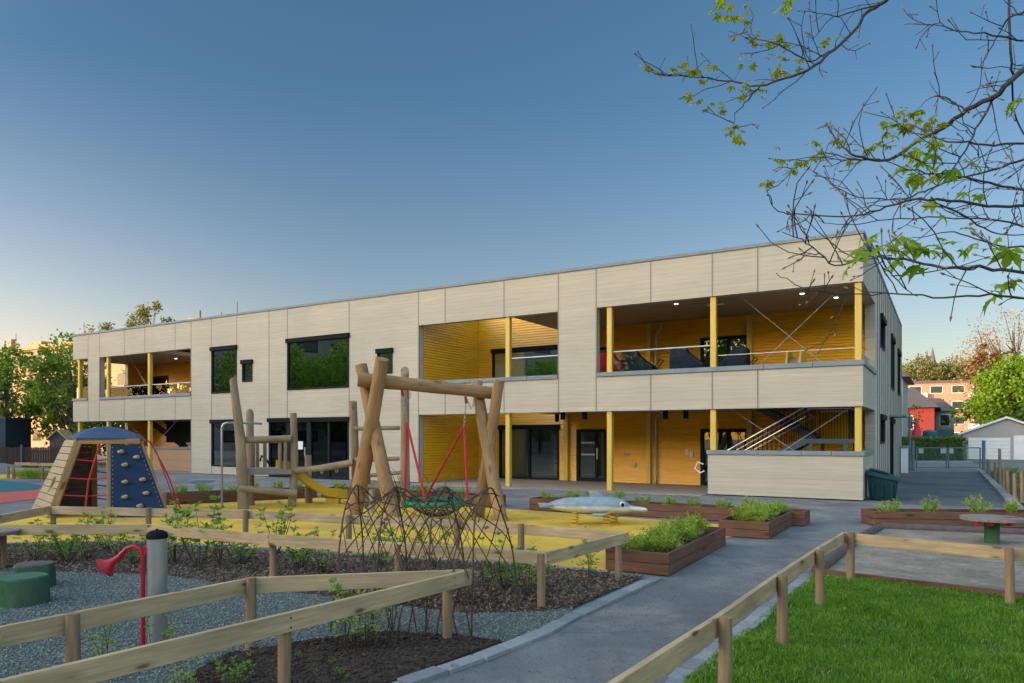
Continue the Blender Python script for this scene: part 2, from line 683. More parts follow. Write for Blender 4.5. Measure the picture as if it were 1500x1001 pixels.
def asphaltmat(name, c, dust, dusty=.5):
    m, n, p = newmat(name)
    p.inputs['Roughness'].default_value = .88
    p.inputs['Specular IOR Level'].default_value = .3
    co = coords(n)
    sp = noise(n, co, 105, 4, .75)
    r = ramp(n, [(.30, tuple(x * .55 for x in c)), (.5, c), (.66, tuple(x * 1.25 for x in c)), (.78, tuple(min(1, x * 2.4) for x in c))])
    n.links.new(sp.outputs['Fac'], r.inputs[0])
    big = noise(n, coords(n, (.5, .22, 1)), 1.1, 6, .6)
    rb = ramp(n, [(.36, (.72, .73, .75)), (.5, (1, 1, 1)), (.66, (1.22, 1.2, 1.17))])
    n.links.new(big.outputs['Fac'], rb.inputs[0])
    m1 = nd(n, "ShaderNodeMixRGB", blend_type='MULTIPLY')
    m1.inputs[0].default_value = 1
    n.links.new(r.outputs[0], m1.inputs[1])
    n.links.new(rb.outputs[0], m1.inputs[2])
    du = noise(n, co, .75, 9, .72)
    rd = ramp(n, [(.47, (0, 0, 0)), (.66, (dusty,) * 3)])
    n.links.new(du.outputs['Fac'], rd.inputs[0])
    m2 = nd(n, "ShaderNodeMixRGB")
    m2.inputs[2].default_value = (*dust, 1)
    n.links.new(rd.outputs[0], m2.inputs[0])
    n.links.new(m1.outputs[0], m2.inputs[1])
    # fine hairline cracks and roller seams
    vo = nd(n, "ShaderNodeTexVoronoi", feature='DISTANCE_TO_EDGE')
    vo.inputs['Scale'].default_value = .33
    wob = noise(n, co, 2.2, 5)
    mxv = nd(n, "ShaderNodeMixRGB")
    mxv.inputs[0].default_value = .22
    n.links.new(co.outputs[0], mxv.inputs[1])
    n.links.new(wob.outputs['Color'], mxv.inputs[2])
    n.links.new(mxv.outputs[0], vo.inputs['Vector'])
    rc = ramp(n, [(.0, (.62, .62, .62)), (.0035, (1, 1, 1))])
    n.links.new(vo.outputs['Distance'], rc.inputs[0])
    m3 = nd(n, "ShaderNodeMixRGB", blend_type='MULTIPLY')
    m3.inputs[0].default_value = .8
    n.links.new(m2.outputs[0], m3.inputs[1])
    n.links.new(rc.outputs[0], m3.inputs[2])
    n.links.new(m3.outputs[0], p.inputs['Base Color'])
    b = nd(n, "ShaderNodeBump")
    b.inputs['Strength'].default_value = .5
    b.inputs['Distance'].default_value = .008
    n.links.new(sp.outputs['Fac'], b.inputs['Height'])
    n.links.new(b.outputs[0], p.inputs['Normal'])
    return m


M['asphalt'] = asphaltmat('asphalt', (.150, .155, .162), (.29, .275, .25), .75)
M['asphalt2'] = asphaltmat('new asphalt', (.088, .100, .116), (.165, .172, .18), .7)
M['ground'] = mk('outer ground', (.16, .16, .15), (.12, .125, .12), scale=.3, rough=.95)
M['rub_yellow'] = mk('yellow rubber', (.86, .53, .045), (.60, .36, .030), rough=.9, scale=110, bump=.25, bscale=150, c3=(.50, .325, .06), s3=.8)
M['rub_red'] = mk('red rubber', (.52, .10, .075), (.44, .08, .06), rough=.9, scale=60, bump=.2)
M['rub_teal'] = mk('teal rubber', (.012, .14, .17), (.010, .11, .14), rough=.9, scale=60, bump=.2)
M['rub_green'] = mk('green rubber', (.05, .16, .09), rough=.9, scale=60, bump=.2)
M['rub_blue'] = mk('blue rubber', (.03, .09, .20), rough=.9, scale=60, bump=.2)
M['gravel_bed'] = mk('gravel bed', (.120, .140, .136), (.07, .083, .081), rough=.95, scale=45, bump=.8, bscale=60)
M['stone'] = leafmat('gravel stone', (.085, .098, .095), (.155, .178, .172), (.28, .305, .29), scale=20, trans=0, rough=.9)
M['soil'] = mk('dark soil', (.030, .020, .015), (.062, .042, .031), rough=.95, scale=9, bump=1, bscale=22)
M['mulch_bed'] = mk('bark bed', (.050, .037, .027), (.095, .07, .05), rough=.95, scale=14, bump=1, bscale=30)
M['chip'] = leafmat('bark chip', (.055, .040, .030), (.14, .10, .074), (.29, .235, .18), scale=9, trans=0, rough=.9)
M['clod'] = leafmat('soil clod', (.024, .016, .013), (.045, .031, .024), (.085, .062, .048), scale=9, trans=0, rough=.95)
M['sand'] = mk('sand', (.34, .295, .235), (.235, .20, .16), rough=.95, scale=5, bump=1, bscale=7, c3=(.19, .165, .135), s3=1.6, detail=9, bdist=.07)
M['kerb'] = leafmat('granite sett', (.15, .165, .185), (.215, .235, .255), (.30, .315, .33), scale=26, trans=0, rough=.85)
M['lawn_base'] = mk('lawn base', (.040, .090, .012), (.055, .075, .02), rough=.95, scale=10)
M['grass'] = leafmat('grass blade', (.040, .125, .010), (.11, .25, .020), (.26, .37, .065), scale=2.3, trans=.35, tcol=(1.2, 1.5, .4))
M['clump'] = leafmat('perennial leaf', (.15, .22, .03), (.26, .35, .055), (.40, .46, .11), scale=7, trans=.35)
M['shrub'] = leafmat('shrub leaf', (.09, .19, .03), (.16, .30, .045), (.28, .42, .08), scale=7, trans=.35)
M['shrub_pale'] = leafmat('pale shrub leaf', (.17, .24, .06), (.28, .36, .11), (.44, .48, .20), scale=7, trans=.35)
M['maple'] = leafmat('young maple leaf', (.20, .21, .02), (.30, .30, .025), (.40, .36, .045), scale=3, trans=.5)
M['maple_big'] = leafmat('maple leaf', (.15, .23, .02), (.24, .34, .03), (.36, .44, .06), scale=3, trans=.5)
M['crown_bright'] = leafmat('spring crown', (.075, .16, .010), (.125, .23, .015), (.20, .31, .025), scale=.9, trans=.35)
M['crown_dark'] = leafmat('green crown', (.045, .10, .018), (.075, .155, .025), (.12, .21, .04), scale=.8, trans=.3)
M['crown_left'] = leafmat('fresh green crown', (.085, .15, .022), (.135, .22, .032), (.22, .30, .05), scale=.8, trans=.4)
M['crown_olive'] = leafmat('olive crown', (.10, .11, .03), (.16, .165, .045), (.23, .21, .07), scale=.3, trans=.25)
M['crown_bud'] = leafmat('budding twigs', (.20, .13, .06), (.30, .19, .09), (.36, .26, .13), scale=.5, trans=.2)
M['crown_red'] = leafmat('copper crown', (.11, .060, .020), (.17, .09, .032), (.23, .13, .05), scale=.5, trans=.2)
M['bark'] = mk('bark', (.070, .055, .045), (.11, .09, .075), rough=.9, scale=8, stretch=(3, 3, .7), bump=.6)
M['twig'] = mk('twig bark', (.038, .032, .030), (.062, .050, .045), rough=.8, scale=20)
M['willow'] = mk('willow rod', (.055, .028, .020), (.090, .046, .032), rough=.6, scale=12)
M['red'] = mk('red paint', (.42, .012, .030), (.36, .010, .024), rough=.35, scale=3)
M['red_rope'] = mk('red rope', (.50, .022, .035), (.40, .015, .025), rough=.7, scale=60)
M['green_ring'] = mk('green rope ring', (.015, .22, .105), (.010, .15, .075), rough=.7, scale=50, bump=.4)
M['net'] = mk('dark net', (.055, .050, .040), (.035, .03, .025), rough=.8, scale=30)
M['navy'] = mk('navy panel', (.010, .034, .090), (.008, .026, .072), rough=.6, scale=3, spec=.15)
M['tarp'] = mk('blue tarp', (.046, .076, .145), (.034, .060, .118), rough=.6, scale=2.5, spec=.2, bump=.5, bscale=3)
M['hold'] = mk('climbing hold', (.36, .27, .21), (.28, .20, .15), rough=.7, scale=15)
M['slide'] = mk('yellow slide', (.62, .40, .035), (.55, .35, .03), rough=.35, scale=2)
M['plastic_green'] = mk('dark green plastic', (.004, .042, .048), (.003, .034, .040), rough=.5, spec=.2, scale=4)
M['stump_green'] = mk('green painted stump', (.022, .115, .045), (.010, .060, .024), rough=.8, scale=9, bump=.5, c3=(.060, .105, .065), s3=4, stretch=(1, 1, .5))
M['grey_wood'] = mk('grey sawn wood', (.24, .215, .195), (.17, .15, .135), rough=.85, scale=5, stretch=(1, 6, 6))
M['dark_wood'] = mk('dark sawn wood', (.115, .085, .085), (.085, .06, .06), rough=.85, scale=8)
M['brown_fence'] = mk('brown fence', (.085, .042, .036), (.065, .032, .028), rough=.8, scale=4)
M['white'] = mk('white paint', (.70, .69, .70), (.64, .63, .65), rough=.55, scale=2)
M['red_house'] = mk('red board house', (.25, .028, .022), (.20, .022, .018), rough=.7, scale=3, stretch=(6, 6, .5))
M['grey_house'] = mk('blue grey boards', (.29, .34, .36), (.25, .30, .32), rough=.7, scale=3, stretch=(.4, .4, 8))
M['garage'] = mk('grey garage boards', (.36, .33, .32), (.31, .285, .28), rough=.7, scale=2, stretch=(.3, .3, 9))
M['peach'] = mk('peach render', (.50, .25, .17), (.44, .215, .145), rough=.8, scale=.4)
M['concrete'] = mk('grey render', (.34, .32, .30), (.29, .275, .26), rough=.85, scale=.8)
M['warm_block'] = mk('warm block render', (.50, .29, .165), (.42, .24, .135), rough=.8, scale=.3)
M['roof_tile'] = mk('dark roof tile', (.115, .10, .10), (.085, .075, .075), rough=.6, scale=5)
M['teal_box'] = mk('dark blue board', (.02, .045, .085), rough=.6)
M['pink'] = mk('pink cloth', (.62, .05, .10), (.52, .04, .08), rough=.8, scale=6)
M['hedge'] = leafmat('hedge leaf', (.035, .075, .015), (.065, .125, .022), (.11, .18, .04), scale=2, trans=.2)
M['gate'] = mk('blue grey gate', (.10, .165, .20), (.085, .14, .17), rough=.45, metal=.2)
M['black_mesh'] = mk('black screen', (.012, .013, .016), (.018, .019, .022), rough=.6)
M['hill'] = mk('wooded hill', (.07, .085, .03), (.11, .11, .04), scale=.05, rough=1)
M['church'] = mk('church stone', (.15, .135, .125), rough=.9)
M['paper'] = mk('white paper', (.75, .76, .74), rough=.7)


def dolphinmat():
    m, n, p = newmat('dolphin paint')
    p.inputs['Roughness'].default_value = .5
    tc = nd(n, "ShaderNodeTexCoord")
    sp = nd(n, "ShaderNodeSeparateXYZ")
    n.links.new(tc.outputs['Object'], sp.inputs[0])
    nz = noise(n, coords(n, (1.5, 1.5, 1.5)), 1.3, 2)
    ma = nd(n, "ShaderNodeMath", operation='MULTIPLY_ADD')
    ma.inputs[1].default_value = .10
    n.links.new(nz.outputs['Fac'], ma.inputs[0])
    n.links.new(sp.outputs['Z'], ma.inputs[2])
    r = ramp(n, [(.415, (.66, .67, .64)), (.455, (.25, .33, .41))])
    n.links.new(ma.outputs[0], r.inputs[0])
    wz = noise(n, coords(n, (3, 3, 5)), 2.0, 6, .7)
    wr = ramp(n, [(.35, (.66, .66, .64)), (.58, (1, 1, 1))])
    n.links.new(wz.outputs['Fac'], wr.inputs[0])
    wm_ = nd(n, "ShaderNodeMixRGB", blend_type='MULTIPLY')
    wm_.inputs[0].default_value = .8
    n.links.new(r.outputs[0], wm_.inputs[1])
    n.links.new(wr.outputs[0], wm_.inputs[2])
    n.links.new(wm_.outputs[0], p.inputs['Base Color'])
    return m


M['dolphin'] = dolphinmat()


def struct(name, poly, z, mat, thick=None):
    m = MB()
    if thick:
        m.prism(poly, z - thick, z)
    else:
        m.add([(p[0], p[1], z) for p in poly], [tuple(range(len(poly)))])
    o = m.build(name, mat)
    o['kind'] = 'structure'
    return o

# ------------------------------------------------------------------ ground sheets
def xy(*pts):
    return [tuple(at(*p)[:2]) for p in pts]


struct('ground', [(-900, -300), (900, -300), (900, 1200), (-900, 1200)], 0, M['ground'])
struct('asphalt_yard', [(-34, -6), (8, -6), (14, 10), (30, 38), (30, 45), (-34, 45)], .004, M['asphalt'])
bl = lambda x, y: tuple(bworld(x, y)[:2])
struct('driveway', [bl(.5, -.4), bl(3.4, -.1), bl(3.4, 21.9), bl(-.05, 19.8), bl(.35, 12)], .008, M['asphalt2'])
struct('street', [(10, 39.2), (60, 39.2), (60, 47), (10, 47)], .008, M['asphalt'])
struct('terrace_paving', [bl(-15.55, -.9), bl(-4.4, -.35), bl(-4.4, 4.2), bl(-15.55, 4.2)], .012, M['deck'])
struct('terrace_paving', [bl(-40, 0), bl(-29.6, 0), bl(-29.6, 4.2), bl(-40, 4.2)], .012, M['deck'])
YEL = xy((0, 797), (200, 793), (400, 804), (804, 830), (890, 838)) + [(1.30, 9.75), (3.0, 12.2), (3.95, 12.95), (4.5, 14.6), (.42, 17.62), (-.48, 18.15),
      (-5.66, 21.3), (-9.0, 18.95)] + xy((70, 752), (0, 755)) + [(-18, 14.5), (-15, 12.6)]
struct('yellow_play_surface', YEL, .010, M['rub_yellow'])
struct('teal_play_surface', xy((-60, 700), (0, 704), (40, 708), (68, 713), (50, 718), (0, 721), (-60, 726)), .012, M['rub_teal'])
struct('red_play_surface', xy((-60, 727), (0, 722.5), (48, 719), (66, 715), (90, 722), (60, 731), (0, 738), (-60, 744)), .014, M['rub_red'])
struct('yellow_spot_surface', xy((-40, 693), (20, 694), (60, 697), (70, 701), (0, 702), (-40, 702)), .012, M['rub_yellow'])
struct('blue_play_spot', xy((276, 706.5), (292, 704), (314, 704.5), (316, 706.5), (300, 708.5), (282, 709)), .012, M['rub_blue'])
BACK = [(0, 833), (72, 838), (243, 844), (304, 853), (420, 868), (584, 889), (688, 901), (793, 898), (838, 892)]
FRONT = [(735, 943), (690, 936), (551, 928), (470, 940), (400, 950), (330, 962), (290, 985), (272, 1003), (262, 1040)]
GRAVEL = [(-9.0, 10.4)] + xy(*BACK) + xy((842, 908), (790, 932)) + xy(*FRONT) + [(-1.2, 2), (-9, 2)]
MULCH = xy((-40, 800), (200, 797), (804, 833), (940, 848), (838, 894)) + xy(*BACK[::-1]) + [(-9.0, 10.4), (-9, 12.0)]
SOIL2 = xy(*FRONT) + [(-1.2, 2.0), (-2.35, 2.0)] + []
SOIL2 = xy((735, 943)) + xy((592, 1001)) + [(-2.0, 3.2)] + xy(*FRONT[::-1])
SOIL2 = xy(*FRONT[:-1]) + [(-2.30, 3.6), (-1.9, 3.2), (-1.0, 5.1)]
struct('gravel_bed', GRAVEL, .014, M['gravel_bed'])
struct('bark_bed', MULCH, .020, M['mulch_bed'])
struct('soil_bed', SOIL2, .024, M['soil'])
LAWN = xy((1190, 848), (1300, 855), (1500, 882)) + [(9, 7.0), (9, 2), (.25, 2.6)] + xy((1003, 1001))
struct('lawn_base', LAWN, .020, M['lawn_base'])
SAND = xy((1292, 776), (1500, 786)) + [(14.5, 11.0), (10, 7.3)] + xy((1500, 879), (1196, 844), (1245, 800))
struct('sand', SAND, .016, M['sand'])
PLANTSTRIP = [bl(3.62, 0), bl(3.62, 22), bl(6.5, 22.5), bl(6.5, -2), bl(4.3, -2.2)]
struct('planting_strip', PLANTSTRIP, .03, M['mulch_bed'])


def kerb(name, pts, width, h, lng, mat):
    m = MB()
    rnd = random.Random(3)
    for a, b in zip(pts[:-1], pts[1:]):
        a, b = Vector((a[0], a[1], 0)), Vector((b[0], b[1], 0))
        d = (b - a)
        L = d.length
        d.normalize()
        k = max(1, int(L / lng))
        st = L / k
        for i in range(k):
            g1, g2 = rnd.uniform(.005, .013), rnd.uniform(.005, .013)
            p0 = a + d * (i * st + g1)
            p1 = a + d * ((i + 1) * st - g2)
            hh = h + rnd.uniform(-.007, .007)
            o_ = Vector((-d.y, d.x, 0)) * rnd.uniform(-.012, .012)
            m.beam(p0 + o_ + Vector((0, 0, hh / 2)), p1 + o_ + Vector((0, 0, hh / 2)), width + rnd.uniform(-.008, .008), hh)
    o = m.build(name, mat, bevel=.006)
    o['kind'] = 'structure'
    return o


kerb('path_kerb', xy((962, 849), (845, 903), (800, 928), (700, 968), (591, 1006)) + [(-2.0, 3.6)], .15, .034, .28, M['kerb'])
kerb('path_kerb', xy((1184, 849), (1100, 916), (1010, 985)) + [(.72, 4.4), (0, 3.1)], .17, .034, .24, M['kerb'])
kerb('path_kerb', xy((-30, 799), (200, 795), (400, 806), (804, 832), (940, 846)), .13, .030, .3, M['kerb'])
kerb('drive_kerb', [bl(3.5, -.6), bl(3.5, 21.6)], .22, .10, .9, M['kerb'])
kerb('terrace_edge', [bl(-15.6, -1.0), bl(-4.4, -.45)], .10, .02, 1.0, M['kerb'])

# ------------------------------------------------------------------ the building
bd = bthing('kindergarten_building', 'long two-storey pale timber kindergarten with yellow recessed balconies and flat roof', 'building', (0, 0, 0))
ZR, ZT, ZS, ZB, ZF = 7.44, 6.12, 3.80, 2.65, 3.35     # roof edge, opening head, sill, band foot, upper floor
TH = .30
JOINTS_TOP = [-38.64, -37.54, -35.21, -33.40, -30.87, -29.61, -28.06, -26.24, -24.06, -22.88, -19.22, -15.59, -14.31, -11.69, -9.49, -8.07, -6.16, -4.18, -2.83]


def wallgrid(mb, a0, a1, z0, z1, holes, d0, d1, mi=0):
    xs = sorted({a0, a1} | {h[0] for h in holes} | {h[1] for h in holes})
    for xa, xb in zip(xs[:-1], xs[1:]):
        cut = sorted([(h[2], h[3]) for h in holes if h[0] <= xa + 1e-6 and h[1] >= xb - 1e-6])
        z = z0
        for c0, c1 in cut:
            if c0 > z + 1e-6:
                mb.box(xa, xb, d0, d1, z, c0, mi)
            z = c1
        if z1 > z + 1e-6:
            mb.box(xa, xb, d0, d1, z, z1, mi)


WIN = [(-28.06, -26.24, 3.85, 6.0), (-25.86, -25.16, 4.32, 5.27), (-22.88, -19.22, 3.84, 6.04), (-17.68, -16.89, 4.32, 5.27),
       (-28.06, -26.24, .40, 2.55), (-24.06, -19.22, .03, 2.57)]
fm = MB()
wallgrid(fm, -29.61, -15.59, .03, ZR, WIN, 0, TH)
fm.box(-38.64, -37.54, 0, TH, ZB, ZR)
fm.box(-9.49, -8.07, 0, TH, ZB, ZR)
for a, b in ((-40.16, -38.64), (-37.54, -29.61), (-15.59, -9.49), (-8.07, 0)):
    fm.box(a, b, 0, TH, ZT, ZR)
    fm.box(a, b, 0, TH, ZB, ZS)
# wrapped ends
for x0, x1 in ((-TH, 0), (-40.16, -40.16 + TH)):
    fm.box(x0, x1, TH, 4.0, ZT, ZR)
    fm.box(x0, x1, TH, 4.0, ZB, ZS)
# end piers of the recesses
fm.box(-.30, 0, 4.0, 4.3, 0, ZR)
fm.box(-40.16, -39.86, 3.0, 4.3, 0, ZR)
# joints
JW = .022
for s_ in JOINTS_TOP:
    if s_ > -15.6 or s_ < -29.5:
        rng_ = [(ZT, ZR), (ZB, ZS)]
        if s_ in (-38.64, -37.54, -9.49, -8.07):
            rng_ = [(ZB, ZR)]
        elif s_ == -15.59 or s_ == -29.61:
            rng_ = [(.03, ZR)]
    else:
        rng_ = [(.03, ZR)]
        for wv in WIN:
            if wv[0] - .05 < s_ < wv[1] + .05:
                new = []
                for (q0, q1) in rng_:
                    if wv[2] < q1 and wv[3] > q0:
                        new += [(q0, wv[2] - .03), (wv[3] + .06, q1)]
                    else:
                        new.append((q0, q1))
                rng_ = [q for q in new if q[1] - q[0] > .05]
    for (q0, q1) in rng_:
        fm.box(s_ - JW, s_ + JW, -.006, .05, q0, q1, 1)
fm.build('facade', [M['clad'], M['joint']], bd)

sm = MB()   # gable side with upright seams
SW = [(6.0, 8.0, 4.95, 6.05), (11.4, 13.8, 3.8, 6.0), (16.3, 18.6, 3.8, 5.9), (6.0, 8.0, 1.55, 2.53), (11.3, 13.2, .02, 2.5)]
TS = lambda a, d, z: (-d, a, z)
sm.T = TS
wallgrid(sm, 4.3, 19.9, .02, ZR, SW, 0, TH)
for k in range(17):
    y_ = 4.7 + k * .95
    segs = [(.02, ZR)]
    for wv in SW:
        if wv[0] - .05 < y_ < wv[1] + .05:
            segs = [q for (q0, q1) in segs for q in (((q0, wv[2] - .02), (wv[3] + .02, q1)) if wv[2] < q1 and wv[3] > q0 else ((q0, q1),)) if q[1] - q[0] > .05]
    for q0, q1 in segs:
        sm.box(y_ - .03, y_ + .03, -.035, .0, q0, q1, 1)
sm.build('side_wall', [M['clad_side'], M['joint']], bd)
bm_ = MB()
bm_.box(-40.16, 0, 19.6, 19.9, 0, ZR)
bm_.box(-40.16, -39.86, 4.3, 19.6, 0, ZR)
bm_.build('rear_wall', M['clad'], bd)

# roof deck, ceilings, floors
rf = MB()
for a, b, y0 in ((-39.85, -32.9, .31), (-32.9, -29.61, 4.25), (-29.61, -15.59, .31), (-15.59, -11.5, 4.25), (-11.5, -.31, .31)):
    rf.box(a, b, y0, 19.58, 7.0, 7.2)
roof = rf.build('roof', M['roof_tile'], bd)
for a, b in ((-39.85, -32.9), (-11.5, -.31)):
    MB().box(a, b, .31, 4.18, ZT + .01, ZT + .20).build('balcony_ceiling', M['soffit'], bd)
    MB().box(a, b, .31, 4.18, ZB + .05, ZF).build('balcony_floor', M['soffit'], bd)

# zinc copings


def coping(x0, x1, y0, y1, z, h=.13, seg=1.25, along='x'):
    cp = MB()
    if along == 'x':
        k = max(1, round((x1 - x0) / seg))
        for i in range(k):
            a = x0 + (x1 - x0) * i / k
            b = x0 + (x1 - x0) * (i + 1) / k
            cp.box(a + .004, b - .004, y0, y1, z, z + h)
    else:
        k = max(1, round((y1 - y0) / seg))
        for i in range(k):
            a = y0 + (y1 - y0) * i / k
            b = y0 + (y1 - y0) * (i + 1) / k
            cp.box(x0, x1, a + .004, b - .004, z, z + h)
    cp.build('coping', M['coping'], bd, bevel=.006)


coping(-40.20, .04, -.04, .36, ZR + .001, .10)
coping(-.34, .04, .36, 19.9, ZR + .001, .10, along='y')
for a, b in ((-40.20, -38.66), (-37.52, -29.63), (-15.57, -9.51), (-8.05, .05)):
    coping(a, b, -.05, .35, ZS + .001, .14)
coping(-.35, .05, .35, 3.98, ZS + .001, .14, .6, along='y')

# yellow lapped siding: real laps
def lap(mb, a0, a1, z0, z1, fn, pitch=.105, depth=.026):
    k0 = math.floor(z0 / pitch)
    k1 = math.ceil(z1 / pitch)
    for k in range(k0, k1):
        za, zb = max(z0, k * pitch), min(z1, (k + 1) * pitch)
        if zb - za < .004:
            continue
        fa = depth * (1 - (za - k * pitch) / pitch)
        fb = depth * (1 - (zb - k * pitch) / pitch)
        zt = zb - .013 if zb == (k + 1) * pitch else zb
        ft = fb + .001
        vs = [fn(a0, -fa, za), fn(a1, -fa, za), fn(a1, -ft, zt), fn(a0, -ft, zt)]
        mb.add(vs, [(0, 1, 2, 3)])
        if zt != zb:
            vs = [fn(a0, -ft, zt), fn(a1, -ft, zt), fn(a1, -depth, zb), fn(a0, -depth, zb)]
            mb.add([fn(a0, -ft, zt), fn(a1, -ft, zt), fn(a1, .004, zt + .001), fn(a0, .004, zt + .001)], [(0, 1, 2, 3)])
            mb.add([fn(a0, .004, zt + .001), fn(a1, .004, zt + .001), fn(a1, -depth, zb), fn(a0, -depth, zb)], [(0, 1, 2, 3)])


YB = 4.2
BW = [(-14.5, -11.62, .03, 2.24), (-10.82, -9.5, .03, 2.10), (-5.77, -4.05, .03, 2.08), (-14.85, -11.6, 3.40, 5.52), (-10.4, -9.2, ZF, 5.35), (-5.77, -4.05, ZF, 5.43)]
LW = [(-39.2, -37.7, ZF, 5.45)]
yl = MB()


def lapwall(a0, a1, z0, z1, holes, fn):
    xs = sorted({a0, a1} | {h[0] for h in holes} | {h[1] for h in holes})
    for xa, xb in zip(xs[:-1], xs[1:]):
        cut = sorted([(h[2], h[3]) for h in holes if h[0] <= xa + 1e-6 and h[1] >= xb - 1e-6])
        z = z0
        for c0, c1 in cut:
            if c0 > z + .01:
                lap(yl, xa, xb, z, c0, fn)
            z = c1
        if z1 > z + .01:
            lap(yl, xa, xb, z, z1, fn)


front = lambda a, d, z: (a, YB + d, z)
lapwall(-15.57, -.30, .02, 7.0, BW, front)
lapwall(-39.86, -29.63, .02, 7.0, LW, front)
# side walls of the recesses, facing right
lapwall(TH, YB, .02, 7.0, [], lambda a, d, z: (-15.59 - d, a, z))
lapwall(3.0, YB, .02, 7.0, [], lambda a, d, z: (-39.86 - d, a, z))
# facing left
lapwall(TH, YB, .02, 7.0, [], lambda a, d, z: (-29.61 + d, a, z))
yl.build('yellow_siding', M['yellow'], bd, fix=False)
bk = MB()
wallgrid(bk, -15.59, -.30, 0, 7.0, BW, YB + .03, YB + .2)
wallgrid(bk, -39.86, -29.61, 0, 7.0, LW, YB + .03, YB + .2)
bk.box(-15.80, -15.63, TH, 19.5, 0, 7.0)
bk.box(-29.57, -29.40, TH, 19.5, 0, 7.0)
bk.build('inner_wall', M['inside'], bd)


def window(a0, a1, z0, z1, T, mull=(), box=True, trans=(), glass='glass', name='window', depth=.10, fw=.07, proud=.03):
    m = MB(T)
    m.box(a0, a0 + fw, -proud, depth, z0, z1)
    m.box(a1 - fw, a1, -proud, depth, z0, z1)
    m.box(a0 + fw, a1 - fw, -proud + .002, depth, z0, z0 + fw)
    m.box(a0 + fw, a1 - fw, -proud + .002, depth, z1 - fw, z1)
    for u, ww in mull:
        m.box(u - ww / 2, u + ww / 2, -proud + .004, depth - .01, z0 + fw, z1 - fw)
    for (t0, t1, zz, hh) in trans:
        m.box(t0, t1, -proud + .006, depth - .012, zz - hh / 2, zz + hh / 2)
    f = m.build(name, M['frame'], bd)
    g = MB(T)
    g.box(a0 + fw - .01, a1 - fw + .01, .035, .045, z0 + fw - .01, z1 - fw + .01)
    g.build('glass', M[glass], f)
    if box:
        b = MB(T)
        b.box(a0 - .04, a1 + .04, -.10, .0, z1 - .13, z1 + .06)
        b.build('shutter_box', M['black'], f, bevel=.01)
    return f


TF = lambda a, d, z: (a, d, z)
TB = lambda a, d, z: (a, YB + d - .02, z)
window(*WIN[0], TF)
window(*WIN[1], TF)
window(*WIN[2], TF)
window(*WIN[3], TF)
window(*WIN[4], TF)
def curtain(win, x0, x1, z0, z1):
    m = MB()
    n = 14
    vs = []
    for k in range(n + 1):
        x = x0 + (x1 - x0) * k / n
        y = .34 + .03 * (k % 2)
        vs += [(x, y, z0), (x, y, z1), (x, y + .012, z0), (x, y + .012, z1)]
    fs = []
    for k in range(n):
        a, b = 4 * k, 4 * k + 4
        fs += [(a, b, b + 1, a + 1), (a + 2, a + 3, b + 3, b + 2)]
    m.add(vs, fs)
    m.build('curtain', M['paper'], win, fix=False)


wins_ = [o for o in bpy.data.objects if o.name.startswith('window') and o.parent == bd]
curtain(wins_[2], -19.85, -19.4, 3.9, 5.9)
curtain(wins_[2], -22.75, -22.5, 3.9, 5.9)
curtain(wins_[0], -27.95, -27.75, 3.9, 5.9)
curtain(wins_[4], -26.6, -26.36, .5, 2.45)
fw_ = window(-24.06, -22.84, .03, 2.57, TF, glass='glass_door')
fd = window(-22.83, -21.50, .03, 2.57, TF, glass='glass_door', name='door', fw=.16)
MB().box(-21.74, -21.70, -.09, -.03, .95, 1.35).build('handle', M['rail_metal'], fd)
MB().box(-22.42, -21.95, .022, .030, 1.25, 1.60).build('paper_notice', M['paper'], fd)
window(-21.49, -19.22, .03, 2.57, TF, mull=((-20.37, .10),), glass='glass_door', name='sliding_door')
for wv in SW[:4]:
    window(*wv, TS, mull=((((wv[0] + wv[1]) / 2), .06),) if wv[1] - wv[0] > 2.2 else ())
sd = window(*SW[4], TS, glass='glass_door', name='door')
cn = MB()
cn.T = TS
cn.box(11.1, 13.4, -.6, 0, 2.62, 2.70)
cn.build('canopy', M['coping'], bd)
window(-14.5, -11.62, .03, 2.24, TB, mull=((-13.02, .1),), glass='glass_door', name='sliding_door')
d2 = window(*BW[1], TB, box=False, glass='glass_door', name='door', fw=.13, mull=((-9.95, .10),))
MB(TB).box(-9.90, -9.86, -.10, -.03, .9, 1.35).build('handle', M['rail_metal'], d2)
for zz in (1.05, 1.52):
    q = MB(TB)
    for k in range(8):
        u = -10.62 + k * .075
        q.box(u, u + (.045 if k % 2 else .03), .022, .030, zz, zz + .075)
    q.build('safety_marking', M['paper'], d2)
d3 = window(*BW[2], TB, box=False, glass='glass_door', name='door', fw=.12, mull=((-4.75, .1),))
window(*BW[3], TB, mull=((-14.0, .08),))
window(*BW[4], TB, box=False, glass='glass_door', name='door', fw=.1)
window(*BW[5], TB, box=False, glass='glass_door', name='door', fw=.1, mull=((-4.75, .1),))
window(*LW[0], TB, box=False, glass='glass_door', name='door', fw=.1, trans=((-39.1, -37.8, 4.3, .1),))

# inside: rooms behind the glazing
rm = MB()
rm.box(-29.4, -15.8, .31, 6.5, 2.95, 3.3)
rm.box(-29.4, -15.8, 6.5, 6.6, 0, 7.0)
rm.box(-25.05, -24.95, .31, 6.5, .02, 7.0)
rm.box(-18.6, -18.5, .31, 6.5, .02, 7.0)
rm.box(-15.6, -.3, 9.0, 9.1, 0, 7.0)
rm.box(-15.6, -.3, 4.45, 9.0, 2.9, 3.3)
rm.box(-39.8, -29.6, 9.0, 9.1, 0, 7.0)
rm.box(-8.3, -8.2, 4.45, 9.0, 0, 7.0)
rm.build('room_wall', M['inside'], bd)
rl = MB()
rl.box(-29.4, -15.8, .31, 6.5, .0, .02)
rl.box(-15.6, -.3, 4.45, 9.0, .0, .02)
rl.build('room_floor', M['inside_floor'], bd)

